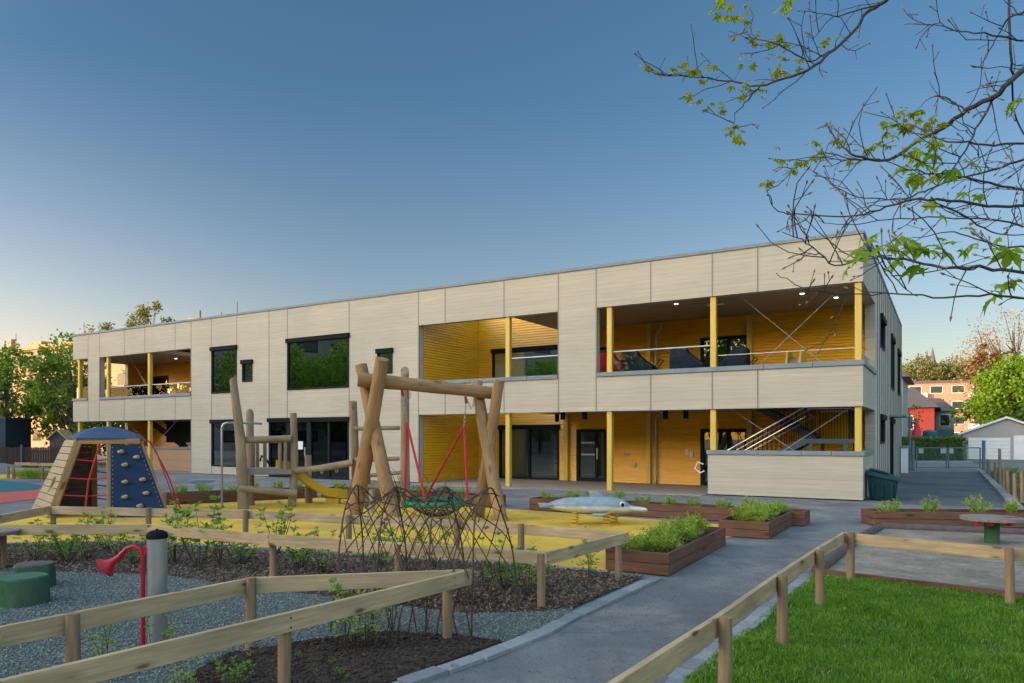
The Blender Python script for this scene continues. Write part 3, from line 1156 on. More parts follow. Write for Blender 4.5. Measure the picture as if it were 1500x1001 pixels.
# posts
for s_ in (-11.59, -7.63, -4.18, -.13, -39.72, -36.9, -33.17):
    for z0, z1, tag_ in ((0.012, ZB, 0), (ZS + .142, ZT + .02, 1)):
        if tag_ == 0 and s_ in (-4.18, -.13):
            z0 = 1.39
        m = MB()
        m.box(s_ - .085, s_ + .085, .07, .24, z0, z1)
        m.build('post', M['yellow_post'], bd, bevel=.006)
# slim yellow pilasters on the back wall
for s_ in (-11.25, -7.75, -4.0):
    for z0, z1 in ((.02, ZB + .04), (ZF + .01, ZT)):
        MB().box(s_ - .09, s_ + .09, YB - .16, YB - .02, z0, z1).build('pilaster', M['yellow_post'], bd, bevel=.005)

# half walls at the foot of the stairs
hw = MB()
hw.box(-4.32, 0, 0, .28, .04, 1.26)
hw.box(-.28, 0, .28, 3.3, .04, 1.26)
hw.build('half_wall', M['clad'], bd)
hc = MB()
hc_x = [-4.36, -3.6, -3.2, -2.8, -1.6, -.8, .05]
for a, b in zip(hc_x[:-1], hc_x[1:]):
    hc.box(a + .004, b - .004, -.05, .33, 1.261, 1.39)
for k in range(5):
    hc.box(-.33, .05, .33 + k * .6 + .004, .33 + (k + 1) * .6 - .004, 1.261, 1.39)
hc.build('half_wall_coping', M['coping'], bd, bevel=.01)
hb = MB()
hb.box(-37.0, -29.62, 1.2, 1.45, .02, 1.15)
hb.build('half_wall', M['brown_clad'], bd)
MB().box(-37.04, -29.62, 1.15, 1.5, 1.151, 1.27).build('half_wall_coping', M['coping'], bd, bevel=.01)

# glass balustrades and rails of the upper floor
for a, b in ((-11.45, -9.55), (-7.50, -4.30)):
    gm = MB()
    gm.box(a, b, .15, .162, ZS + .145, 4.60)
    g = gm.build('glass_balustrade', M['glass_rail'], bd)
    MB().tube([(a, .156, 4.62), (b, .156, 4.62)], .024, 8).build('handrail', M['rail_metal'], g, smooth=True)
gm = MB()
gm.box(-4.05, -.25, .15, .162, ZS + .145, 4.28)
gm.box(-.156, -.144, .35, 3.9, ZS + .145, 4.28)
g = gm.build('glass_balustrade', M['glass_rail'], bd)
MB().tube([(-4.05, .156, 4.30), (-.15, .156, 4.30), (-.15, 3.9, 4.30)], .011, 8).build('handrail', M['rail_metal'], g, smooth=True)
gm = MB()
gm.box(-37.0, -29.7, .15, .162, ZS + .145, 4.45)
gm.box(-40.05, -38.75, .15, .162, ZS + .145, 4.55)
g = gm.build('glass_balustrade', M['glass_rail'], bd)
MB().tube([(-37.0, .156, 4.47), (-29.7, .156, 4.47)], .02, 8).build('handrail', M['rail_metal'], g, smooth=True)
bars = MB()
for k in range(28):
    y_ = .5 + k * .09
    bars.tube([(-39.9, y_, ZF), (-39.9, y_, 4.75)], .012, 6)
bars.tube([(-39.9, .45, 4.76), (-39.9, 3.0, 4.76)], .02, 6)
for k in range(22):
    bars.tube([(-39.8 + k * .10, 2.98, ZF), (-39.8 + k * .10, 2.98, 4.75)], .012, 6)
bars.build('bar_railing', M['black'], bd)

# wind bracing
for seg_ in (((-3.45, .9, 6.1), (-.75, .9, 3.6)), ((-.75, .9, 6.1), (-3.45, .9, 3.6)), ((-3.75, .55, 2.66), (-1.35, .55, 1.0)), ((-.35, .55, 2.66), (-2.9, .55, .9)),
             ((-36.6, 1.2, 6.1), (-34.2, 1.2, 3.6)), ((-34.0, 1.2, 6.1), (-36.6, 1.2, 3.6)), ((-36.6, .9, 2.66), (-34, .9, 1.2)), ((-32.0, .9, 2.66), (-34.2, .9, 1.2))):
    MB().tube(seg_, .010, 6).build('brace_rod', M['rail_metal'], bd, smooth=True)

# down pipes, little boxes, lamps
for s_ in (-7.45,):
    for z0, z1 in ((.02, ZB - .25), (ZF, 5.5)):
        MB().tube([(s_, YB - .12, z0), (s_, YB - .12, z1), (s_ + .08, YB - .3, z1 + .15), (s_ + .45, YB - .75, z1 + .28), (s_ + .5, YB - .8, z1 + .42)], .045, 10).build('drain_pipe', M['steel'], bd, smooth=True)
for s_, z_, w_ in ((-8.75, 1.05, .07), (-8.62, 1.05, .07), (-8.35, .62, .12), (-6.25, 1.15, .12), (-6.1, 1.05, .14), (-6.9, 1.75, .06)):
    MB().box(s_ - w_ / 2, s_ + w_ / 2, YB - .09, YB - .02, z_, z_ + w_ * 1.5).build('socket_box', M['steel'], bd, bevel=.006)
for s_, y_ in ((-9.6, .55), (-8.75, .55), (-6.15, 1.4), (-5.45, 1.4), (-11.2, 3.2)):
    o = MB().lathe([(.085, -.30), (.085, 0)], (s_, y_, ZB + .05), 16).build('soffit_lamp', M['black'], bd, smooth=True)
for s_, y_ in ((-5.55, .7), (-4.4, 1.5), (-1.75, 1.0), (-.95, 2.2), (-34.5, 2.5), (-9.9, 2.0)):
    o = MB().lathe([(.085, -.012), (.085, 0)], (s_, y_, ZT + .009), 16).build('downlight', M['steel'], bd)
    MB().lathe([(.06, -.018), (.06, -.012)], (s_, y_, ZT + .009), 16).build('lens', M['lamp'], o)
MB().box(-4.75, -4.2, 1.35, 1.42, ZT - .05, ZT + .005).build('ceiling_sensor', M['white'], bd)
# roof plant
# steel staircase
st = bthing('steel_staircase', 'blue-grey steel staircase with pale handrails behind the low pale wall at the right end', 'staircase', (-3, 2, 0))
sx0, sz0, sx1, sz1 = -4.55, .02, -1.62, 1.72


def flight(x0, z0, x1, z1, y0, y1, nstep):
    for y_ in (y0, y1):
        MB().beam((x0, y_, z0), (x1, y_, z1), .05, .22).build('stringer', M['blue_steel'], st)
    for k in range(nstep):
        t = (k + .5) / nstep
        x, z = x0 + (x1 - x0) * t, z0 + (z1 - z0) * t
        MB().box(x - .14, x + .14, y0 + .03, y1 - .03, z + .02, z + .05).build('tread', M['blue_steel'], st)
    for y_ in (y0 - .02, y1 + .02):
        h = MB()
        h.tube([(x0, y_, z0 + 1.0), (x1, y_, z1 + 1.0)], .024, 8)
        h.tube([(x0, y_, z0 + .70), (x1, y_, z1 + .70)], .020, 8)
        h.build('handrail', M['rail_metal'], st, smooth=True)
        b = MB()
        for k in range(22):
            t = k / 21
            x, z = x0 + (x1 - x0) * t, z0 + (z1 - z0) * t
            b.tube([(x, y_, z + .08), (x, y_, z + .98)], .009, 5, cap=False)
        b.build('baluster_row', M['black'], st)


flight(sx0, sz0, sx1, sz1, .95, 2.15, 10)
flight(sx1, sz1, -4.3, ZF, 2.45, 3.6, 10)
MB().box(-1.62, -.45, .93, 3.62, 1.60, 1.74).build('landing', M['blue_steel'], st)
for x, y in ((-1.5, 1.0), (-.55, 1.0), (-.55, 3.5), (-1.5, 3.5)):
    MB().box(x - .05, x + .05, y - .05, y + .05, .02, 1.60).build('leg', M['blue_steel'], st)
b = MB()
for k in range(14):
    x = -1.6 + k * .088
    b.tube([(x, 3.6, 1.74), (x, 3.6, 2.62)], .009, 5, cap=False)
    b.tube([(-.47, .95 + k * .2, 1.74), (-.47, .95 + k * .2, 2.62)], .009, 5, cap=False)
b.build('baluster_row', M['black'], st)
MB().tube([(-1.6, 3.6, 2.64), (-.47, 3.6, 2.64), (-.47, .95, 2.64), (-1.6, .95, 2.64)], .022, 8).build('handrail', M['rail_metal'], st, smooth=True)
MB().tube([(-4.45, -.03, .95), (-4.62, -.03, 1.02), (-4.72, -.03, .82), (-4.55, -.03, .68), (-4.42, -.03, .75)], .02, 8).build('handrail_end', M['white'], st, smooth=True)

st2 = bthing('slatted_stair', 'black slatted stair in the shaded recess behind the blue climbing frame', 'staircase', (-33, 2.6, 0))
s2 = MB()
s2.beam((-37.4, 2.4, 2.95), (-33.4, 2.4, 1.2), .08, .3)
s2.beam((-37.4, 3.5, 2.95), (-33.4, 3.5, 1.2), .08, .3)
s2.build('stringer', M['black'], st2)
s3 = MB()
for k in range(46):
    x = -34.6 + k * .105
    s3.box(x, x + .05, 2.0, 2.04, 1.55, 2.6)
s3.box(-34.7, -29.7, 2.05, 2.1, 1.5, 1.75)
s3.build('slat_screen', M['black'], st2)
MB().beam((-34, 2.4, 1.2), (-33, 2.4, 1.95), .1, .14).build('brace', M['black'], st2)

# ------------------------------------------------------------------ low rail fences
def fence(label, runs, group='low pine rail fences'):
    """runs: (top points, post points, side); side +1 puts the posts towards the camera"""
    b0 = runs[0][0][0]
    t = thing('rail_fence', label, 'fence', (b0[0], b0[1], 0), group)
    for pts, posts, side in runs:
        for a, b in zip(pts[:-1], pts[1:]):
            a3, b3 = Vector((a[0], a[1], .60)), Vector((b[0], b[1], .60))
            board('rail', a3, b3, .135, .042, M['pine'], t)
        for q in posts:
            # local direction of the rail
            best = min(range(len(pts) - 1), key=lambda i: min((Vector(pts[i][:2]) - Vector(q[:2])).length, (Vector(pts[i + 1][:2]) - Vector(q[:2])).length))
            d = (Vector(pts[best + 1][:2]) - Vector(pts[best][:2])).normalized()
            nrm = Vector((-d.y, d.x))
            if nrm.dot(-Vector(q[:2])) < 0:
                nrm = -nrm
            p = Vector(q[:2]) + nrm * side * .068
            top = .60 + (.012 if side > 0 else -.02)
            fc = Vector(q[:2]) + nrm * (.021 if side < 0 else .021 + .0)
            if side < 0:
                sc = MB()
                for dz in (.035, .10):
                    sc.sphere((fc.x + d.x * .008, fc.y + d.y * .008, .60 - dz), .0065, 8, 5)
                sc.build('screw_pair', M['black'], t, smooth=True)
            log('post', (p.x, p.y, -.1), (p.x + random.uniform(-.01, .01), p.y, top), .047, .044, M['pine_post'], t, n=14, seg=3)
    return t


T6 = lambda px, py: at(px, py, .60)
f1 = [Vector((-7.75, 9.9, .6)), T6(72, 741.5), T6(363, 748), T6(672, 762), T6(919, 779.5)]
f2 = [T6(919, 779.5), T6(802, 808.5), T6(395, 783), T6(217, 768), Vector((-8.6, 9.75, .6))]
fence('long low pine rail fence looping round the bark bed in front of the yellow surface',
      [(f1, [T6(72, 741.5), T6(222, 744.5), T6(363, 748), T6(515, 755), T6(672, 762), T6(766, 768)], 1),
       (f2, [T6(914, 781), T6(801, 809), T6(395, 783), T6(590, 795.5), T6(217, 768), T6(0, 769.5)], -1)])
c34 = T6(690, 834)
f4 = [c34, T6(368, 846), T6(0, 918), T6(-260, 975)]
f3 = [c34, T6(0, 996), T6(-400, 1090)]
fence('nearest low pine rail fence folding back to a sharp corner over the dark soil',
      [(f3, [T6(664, 840), T6(425, 897), T6(-140, 1030)], -1), (f4, [T6(100, 899.5), T6(369, 846)], 1)])
f5 = [Vector((-.55, 2.0, .6)), T6(1046, 905), T6(1134, 844), T6(1191, 807), T6(1236, 780), T6(1482, 803), Vector((8.9, 6.95, .6))]
fence('low pine rail fence along the edge of the lawn beside the path',
      [(f5, [T6(1046, 905), T6(1134, 843.5), T6(1191, 807), T6(1237, 781), T6(1482, 803.5), Vector((7.3, 7.4, .6)), Vector((8.85, 6.96, .6))], 1)])

# ------------------------------------------------------------------ leaves and plants
def unit(a):
    return a / np.maximum(np.linalg.norm(a, axis=1, keepdims=True), 1e-9)


def leafquads(P, D, L, W, rng, fold=.15):
    N = len(P)
    D = unit(D)
    L = np.broadcast_to(np.asarray(L, float), (N,))[:, None]
    W = np.broadcast_to(np.asarray(W, float), (N,))[:, None]
    sd = unit(np.cross(D, rng.normal(size=(N, 3))))
    nr = np.cross(sd, D)
    v = np.empty((N, 4, 3))
    v[:, 0] = P
    v[:, 1] = P + D * L * .5 + sd * W * .5 + nr * W * fold
    v[:, 2] = P + D * L
    v[:, 3] = P + D * L * .5 - sd * W * .5 + nr * W * fold
    f = np.arange(N * 4).reshape(N, 4)
    return v.reshape(-1, 3), f


def clump(name, seed, r, h, n, ll, lw, mat):
    rng = np.random.default_rng(seed)
    ns = 16
    a = rng.uniform(0, 2 * math.pi, ns)
    tilt = np.sqrt(rng.uniform(0, 1, ns)) * r
    top = np.stack([np.cos(a) * tilt, np.sin(a) * tilt, h * (1 - .35 * (tilt / r) ** 2) * rng.uniform(.7, 1.1, ns)], 1)
    base = top * np.array([.3, .3, 0])
    idx = rng.integers(0, ns, n)
    t = rng.uniform(.12, 1, n)[:, None]
    P = base[idx] + (top[idx] - base[idx]) * t + rng.normal(size=(n, 3)) * r * .07
    P[:, 2] = np.maximum(P[:, 2], .01)
    D = np.stack([np.cos(a)[idx], np.sin(a)[idx], np.zeros(n)], 1) * .5 + rng.normal(size=(n, 3)) * .6 + np.array([0, 0, .7])
    v, f = leafquads(P, D, rng.uniform(.6, 1.2, n) * ll, rng.uniform(.7, 1.2, n) * lw, rng)
    return rawmesh(name, v, f, mat)


def shrub(name, seed, h, spread, mat, nst=6, ll=.055, dens=34):
    rng = np.random.default_rng(seed)
    st = MB()
    P, D = [], []
    for i in range(nst):
        a = rng.uniform(0, 6.28)
        out = rng.uniform(.25, 1) * spread
        hh = h * rng.uniform(.6, 1.05)
        bend = rng.normal(size=2) * .04
        pts = []
        for k in range(6):
            t = k / 5
            pts.append((math.cos(a) * out * t ** .8 + bend[0] * math.sin(3 * t), math.sin(a) * out * t ** .8 + bend[1] * math.sin(3 * t), hh * t))
        st.tube(pts, [.006 * (1 - .75 * k / 5) for k in range(6)], 5)
        pts = np.array(pts)
        nodes_ = np.linspace(.38, 1, max(4, dens // 7))
        for tq in nodes_:
            t = min(1, tq + rng.normal() * .02)
            q = t * 5
            i0 = min(int(q), 4)
            p = pts[i0] + (pts[i0 + 1] - pts[i0]) * (q - i0)
            a0 = rng.uniform(0, 6.28)
            nl_ = rng.integers(3, 7) if tq < .95 else 8
            br = rng.normal(size=3) * np.array([.05, .05, .02]) * (tq < .95)
            st.tube([p, p + br * .5 + np.array([0, 0, .01]), p + br], [.002, .0016, .001], 4)
            for w_ in range(nl_):
                an = a0 + w_ * 6.28 / nl_ + rng.normal() * .3
                P.append(p + br + rng.normal(size=3) * .006)
                D.append([math.cos(an), math.sin(an), rng.uniform(.0, 1.1)])
    root = bpy.data.objects.new(name, None)
    COL.objects.link(root)
    root.empty_display_size = .1
    OFF[root.name] = Vector((0, 0, 0))
    st.build('stem', M['twig'], root, smooth=True)
    n = len(P)
    v, f = leafquads(np.array(P), np.array(D), rng.uniform(.5, 1.25, n) * ll, rng.uniform(.5, 1.1, n) * ll * .55, rng)
    rawmesh('foliage', v, f, mat, root)
    return root


# ------------------------------------------------------------------ planters
def planter(label, o, d, L, W, h=.29, group='red-brown plank planters', soil=.235):
    """box with its corner o, long side L along d, W to the left of d"""
    o, d = Vector((o[0], o[1], 0)), Vector((d[0], d[1], 0)).normalized()
    e = Vector((-d.y, d.x, 0))
    t = thing('planter_box', label, 'planter', o, group)
    th = .048
    up = Vector((0, 0, 1))
    for k in range(2):
        z = .012 + (k + 1) * h / 2
        hh = h / 2 - .006
        for a, b in ((o, o + d * L), (o + e * (W - th), o + d * L + e * (W - th))):
            s_ = e * th / 2
            board('plank', a + s_ + up * z, b + s_ + up * z, hh, th, M['planter'], t)
        for a, b in ((o + e * th, o + e * (W - th)), (o + d * (L - th) + e * th, o + d * (L - th) + e * (W - th))):
            s_ = d * th / 2
            board('plank', a + s_ + up * z, b + s_ + up * z, hh, th - .004, M['planter'], t)
    q = [o + d * th + e * th, o + d * (L - th) + e * th, o + d * (L - th) + e * (W - th), o + d * th + e * (W - th)]
    m = MB()
    m.prism([(p.x, p.y) for p in q], .05, soil)
    m.build('soil', M['soil'], t)
    return t, o, d, e


cl = [clump('perennial', 11 + i, .25, .36, 520, .07, .020, M['clump']) for i in range(3)]
used_cl = [False] * 3


def put_clump(p, z, sc, label, group):
    i = random.randrange(3)
    if used_cl[i]:
        o = cl[i].copy()
        COL.objects.link(o)
    else:
        o = cl[i]
        used_cl[i] = True
    o.location = (p.x, p.y, z)
    o.rotation_euler = (0, 0, random.uniform(0, 6.28))
    o.scale = (sc * random.uniform(.85, 1.15), sc * random.uniform(.85, 1.15), sc * random.uniform(.8, 1.2))
    tag(o, label, 'plant', group)


# near planter by the path
t, o, d, e = planter('near planter box at the path bend, filled with green plants', (1.25, 9.69), (.76, -.43), .87, 3.1)
for i in range(26):
    a, b = random.uniform(.2, .68), (i + .5) / 26 * 2.7 + .25
    put_clump(o + d * a + e * b, .23, random.uniform(.62, .92), 'bushy green plant packed in the near planter at the path bend', 'plants of the near planter')
# next planter
pB = Vector((4.48, 12.62, 0))
t, o, d, e = planter('shorter planter box behind the near planter, packed with pale green plants', pB + Vector((-.75, .45, 0)), (.857, -.515), .875, 2.45)
for i in range(26):
    a, b = random.uniform(.2, .68), (i + .5) / 26 * 2.1 + .2
    put_clump(o + d * a + e * b, .23, random.uniform(.62, .95), 'bushy pale green plant packed in the shorter planter', 'plants of the shorter planter')
t, o, d, e = planter('long planter box behind the grey dolphin with a row of clumps', (.42, 17.67), (.8577, -.5142), 6.32, .62)
for i in range(10):
    put_clump(o + d * (.35 + i * .61) + e * .33, .22, random.uniform(.75, 1.0), 'pale green clump in the row behind the dolphin', 'clumps of the long dolphin planter')
t, o, d, e = planter('planter box behind the nest swing with a row of clumps', (-5.62, 21.3), (.8577, -.5142), 6.0, .62)
for i in range(9):
    put_clump(o + d * (.4 + i * .63) + e * .33, .22, random.uniform(.75, 1.05), 'pale green clump in the row behind the nest swing', 'clumps of the planter behind the swing')
t, o, d, e = planter('angled planter box behind the wooden play tower with a row of clumps', (-9.05, 18.95), (3.4, 2.35), 4.05, .6)
for i in range(6):
    put_clump(o + d * (.35 + i * .65) + e * .33, .22, random.uniform(.75, 1.05), 'pale green clump in the row behind the play tower', 'clumps of the planter behind the tower')
t, o, d, e = planter('planter box between the sandbox and the driveway with a row of clumps', (7.25, 14.45), (.9965, -.083), 7.5, .72)
for x, sc in ((.38, .95), (1.22, .95), (2.12, .95), (2.78, .85), (3.22, .85), (4.2, 1.2), (5.0, .8), (5.4, 1.05), (6.1, .9), (6.9, .9)):
    put_clump(o + d * x + e * .33, .22, sc, 'pale green clump in the row between sandbox and driveway', 'clumps of the sandbox planter')

# ------------------------------------------------------------------ sandbox
sb = thing('sandbox_edging', 'low dark timber edging round the grey sand pit', 'edging', at(1196, 844))
for a, b in ((at(1192, 842), at(1500, 880)), (at(1500, 880), Vector((9.5, 6.6, 0)))):
    board('edge_board', a + Vector((0, 0, .085)), b + Vector((0, 0, .085)), .13, .045, M['planter'], sb)
for a, b in ((at(1198, 840), at(1250, 797)), (at(1250, 796), at(1288, 776)), (at(1290, 774), at(1520, 784))):
    log('edge_log', a + Vector((0, 0, .03)), b + Vector((0, 0, .03)), .085, .08, M['dark_wood'], sb, n=10)
MB().sphere((0, 0, 0), (.09, .06, .05)).build('pebble', M['dark_wood'], None, smooth=True)
pb = bpy.data.objects['pebble']
pb.location = at(1254, 798)
tag(pb, 'small dark half-buried wood block on the sand by the corner post', 'block')

tb = thing('spool_table', 'round grey plank table on a green drum leg standing in the sand', 'table', at(1453, 797))
b = at(1453, 797)
b.z = 0
m = MB()
m.lathe([(.11, 0), (.115, .4)], (b.x, b.y, .0), 20)
m.build('leg', M['stump_green'], tb, smooth=True)
m = MB()
for k in range(9):
    y0 = -.46 + k * .1025
    yc = max(abs(y0), abs(y0 + .1)) if y0 * (y0 + .1) > 0 else .05
    hw_ = math.sqrt(max(.47 ** 2 - min(abs(y0), abs(y0 + .0985)) ** 2, .02)) if abs(y0) < .47 else .1
    pol = []
    for s_ in (0, 1):
        yy = y0 + .0985 * s_
        pol.append((yy, math.sqrt(max(.465 ** 2 - yy * yy, .004))))
    m.prism([(b.x - pol[0][1], b.y + pol[0][0]), (b.x + pol[0][1], b.y + pol[0][0]), (b.x + pol[1][1], b.y + pol[1][0]), (b.x - pol[1][1], b.y + pol[1][0])], .40, .455)
m.build('tabletop', M['grey_wood'], tb, bevel=.005)
for px_, py_ in ((-.34, -.22), (-.2, -.32), (.1, -.38)):
    MB().box(b.x + px_ - .05, b.x + px_ + .02, b.y + py_, b.y + py_ + .1, .345, .398).build('bracket', M['red'], tb)
MB().box(b.x + .15, b.x + .38, b.y - .12, b.y - .06, .456, .466).build('paint_mark', M['red'], tb)

# ------------------------------------------------------------------ nest swing
LC, RC = Vector((-2.95, 15.35, 0)), Vector((-.50, 15.95, 0))
sw = thing('swing_frame', 'stout swing frame of crossed debarked logs with a thick cross beam', 'swing frame', LC)
bmA, bmB = atY(524, 556, 15.25), atY(729, 577, 16.0)
log('beam', bmA, bmB, .152, .132, M['warm_log'], sw, n=18, seg=9, bend=.02)


def leg(base, topp, r0, r1, s):
    log('post', base, topp, r0, r1, M['warm_log'], sw, n=16, seg=8, bend=.03, seed=s)


leg(at(517, 758) - Vector((0, 0, .1)), atY(560, 526, 14.95), .175, .14, 1)
leg(at(579, 765) - Vector((0, 0, .1)), atY(529, 535, 15.65), .165, .13, 2)
leg(at(699, 758) - Vector((0, 0, .1)), atY(731, 557, 15.65), .14, .115, 3)
leg(at(736, 764) - Vector((0, 0, .1)), atY(698, 560, 16.2), .145, .12, 4)
ns = thing('nest_swing', 'round nest swing with green rim and red ropes hanging from the log frame', 'swing', Vector((-1.62, 15.6, .3)))
cx, cy, cz, rr = -1.62, 15.6, .385, .70
m = MB()
ring = [(cx + rr * math.cos(a), cy + rr * math.sin(a), cz) for a in np.linspace(0, 2 * math.pi, 41)]
m.tube(ring, .062, 10, cap=False)
m.build('rim', M['green_ring'], ns, smooth=True)
m = MB()
for i in range(30):
    a = 2 * math.pi * i / 30
    for sgn in (1, -1):
        pts = []
        for k in range(7):
            t = k / 6
            r_ = rr * (1 - t * .93)
            an = a + sgn * t * .9
            pts.append((cx + r_ * math.cos(an), cy + r_ * math.sin(an), cz - .30 * math.sin(t * math.pi / 2) ** 1.2))
        m.tube(pts, .009, 4, cap=False)
m.build('net', M['net'], ns)
jl, jr = atY(596, 619, 15.45), atY(680, 624, 15.8)
bt1, bt2 = atY(590, 572, 15.45), atY(683, 583, 15.8)


def rimp(a):
    return Vector((cx + rr * math.cos(a), cy + rr * math.sin(a), cz + .03))


for j, a1, a2 in ((jl, R(200), R(258)), (jr, R(-16), R(118))):
    for a_ in (a1, a2):
        MB().tube([j, (j + rimp(a_)) / 2, rimp(a_)], .026, 8).build('rope', M['red_rope'], ns, smooth=True)
for j, bt in ((jl, bt1), (jr, bt2)):
    m = MB()
    nlk = 14
    for k in range(nlk):
        p = bt.lerp(j, (k + .5) / nlk)
        lg = (j - bt).length / nlk * .72
        dx = Vector((.012, 0, 0)) if k % 2 else Vector((0, .012, 0))
        q = [p + Vector((0, 0, lg)), p + dx * 1.2 + Vector((0, 0, lg * .5)), p + dx * 1.2 - Vector((0, 0, lg * .5)), p - Vector((0, 0, lg)), p - dx * 1.2 - Vector((0, 0, lg * .5)), p - dx * 1.2 + Vector((0, 0, lg * .5)), p + Vector((0, 0, lg))]
        m.tube(q, .006, 5, cap=False)
    m.build('chain', M['steel'], ns, smooth=True)
    m = MB()
    m.tube([bt + Vector((.0, 0, .02)), bt + Vector((.05, 0, -.12)), bt + Vector((.11, 0, -.24)), bt + Vector((.15, 0, -.16)), bt + Vector((.16, 0, .02))], .011, 6)
    m.build('safety_loop', M['steel'], ns, smooth=True)
    m = MB()
    m.tube([bt + Vector((-.02, 0, .03)), bt + Vector((0, 0, -.12))], .03, 8)
    m.build('swivel', M['red'], ns, smooth=True)
MB().box(cx + .2, cx + .32, cy + .35, cy + .42, cz + .03, cz + .09).build('label_plate', M['black'], ns, bevel=.01)

# ------------------------------------------------------------------ wooden play tower
pt = thing('play_tower', 'weathered log play tower with small platform, steel pole and short yellow slide', 'play tower', at(390, 745))
G = M['grey_log']
YT = 18.2
log('post', at(357, 746) - Vector((0, 0, .1)), atY(352, 640, 18.0), .135, .125, G, pt, n=14)
log('post', atY(352, 642, 18.0), atY(341, 553, 17.95), .125, .085, G, pt, n=14, cut=.06)
log('post', at(366, 741) - Vector((0, 0, .1)), atY(366, 607, 19.2), .12, .095, G, pt, n=14, cut=.12)
log('post', at(427, 743) - Vector((0, 0, .1)), atY(429.5, 605, 18.5), .105, .085, G, pt, n=14, bend=.05)
log('post', Vector((-5.5, 19.6, -.1)), Vector((-5.52, 19.6, 1.3)), .10, .09, G, pt, n=12)
log('top_rail', atY(358, 645, 18.15), atY(427, 642, 18.4), .085, .08, G, pt)
log('top_rail', atY(362, 648, 19.3), atY(424, 646, 19.5), .05, .05, G, pt)
log('low_rail', atY(351, 715.5, 17.9), atY(435, 723.5, 18.2), .085, .10, G, pt)
pa, pbb = atY(356, 687, 18.15), atY(430, 686, 18.5)
for k in range(8):
    o_ = Vector((0, .13 * k, 0))
    board('deck_board', pa + o_, pbb + o_, .07, .125, M['grey_wood'], pt)
board('platform_edge', pa + Vector((0, -.10, -.02)), pbb + Vector((0, -.10, -.02)), .13, .05, M['grey_wood'], pt)
for px_, Y_ in ((371, 19.1), (377, 19.3), (410, 18.4), (418, 18.4), (388, 19.4)):
    p = atY(px_, 686, Y_)
    p.z = .98
    log('baluster', p, p + Vector((0, 0, .75)), .05, .045, G, pt, n=10, seg=3)
# steel pole with bent top
q = at(325, 745)
m = MB()
tp = 2.15
m.tube([(q.x, q.y, -.05), (q.x, q.y, tp - .12), (q.x + .04, q.y, tp - .03), (q.x + .13, q.y, tp), (q.x + .55, q.y + .45, tp), (q.x + .72, q.y + .8, tp - .01)], .028, 10)
m.build('steel_pole', M['steel'], pt, smooth=True)
# slide: from the platform back right, running out towards the right
s0, s1 = Vector((-6.02, 19.0, 1.0)), Vector((-5.0, 19.6, .18))
m = MB()
prof = []
path = [Vector((-6.05, 18.75, 1.02)), Vector((-5.85, 18.87, .98)), Vector((-5.35, 19.15, .50)), Vector((-5.0, 19.35, .28)), Vector((-4.72, 19.5, .22)), Vector((-4.55, 19.6, .21))]
vs, fs = [], []
for i, p in enumerate(path):
    dd = (path[min(i + 1, len(path) - 1)] - path[max(i - 1, 0)])
    sd_ = Vector((dd.y, -dd.x, 0)).normalized()
    for (u, zz) in ((-.27, .17), (-.25, .02), (-.2, 0), (.2, 0), (.25, .02), (.27, .17), (.30, .17), (.29, -.05), (-.29, -.05), (-.30, .17)):
        vs.append(p + sd_ * u + Vector((0, 0, zz)))
nn = 10
for i in range(len(path) - 1):
    for k in range(nn):
        k2 = (k + 1) % nn
        fs.append((i * nn + k, i * nn + k2, (i + 1) * nn + k2, (i + 1) * nn + k))
fs.append(tuple(range(nn)))
fs.append(tuple(range((len(path) - 1) * nn, len(path) * nn))[::-1])
m.add(vs, fs)
m.box(-4.95, -4.62, 19.25, 19.55, 0, .17)
m.build('slide', M['slide'], pt, smooth=True)
m = MB()
m.tube([atY(381, 676, 19.8), atY(383, 668, 19.8), atY(390, 673, 19.8), atY(398, 686, 19.6)], .03, 8)
m.build('slide_hoop', M['black'], pt, smooth=True)
lf = thing('climbing_ladder', 'tall two-post log ladder with rungs and a balance beam beside the swing', 'climbing frame', at(537, 742))
log('post', at(523, 741) - Vector((0, 0, .1)), atY(517, 588, 18.2), .115, .10, G, lf, n=14)
log('post', Vector((-2.7, 18.3, -.1)), atY(593, 543, 18.1), .12, .10, G, lf, n=14, cut=.1)
log('post', at(538, 742), atY(536.5, 640, 18.0), .10, .085, G, lf, n=12)
for a, b, r_ in (((520, 628), (586, 627), .055), ((520, 674), (585, 672), .06), ((540, 697), (600, 691), .05), ((536, 712), (572, 716), .055)):
    log('rung', atY(*a, 18.2), atY(*b, 18.25), r_, r_ * .95, G, lf, n=10, seg=4)
log('balance_beam', atY(431, 690, 18.5), atY(518, 677.5, 18.25), .085, .095, G, lf, n=12, bend=.03)
for px_ in (452, 469, 491):
    p = atY(px_, 688 - (px_ - 452) * .09, 18.35)
    MB().tube([p, p + Vector((.02, 0, -.13)), p + Vector((.06, 0, -.13)), p + Vector((.07, 0, 0))], .014, 6).build('grip', M['steel'], lf, smooth=True)
MB().tube([at(544, 752), at(544, 752) + Vector((.02, 0, .55))], .07, 10).build('steel_foot', M['steel'], lf, smooth=True)

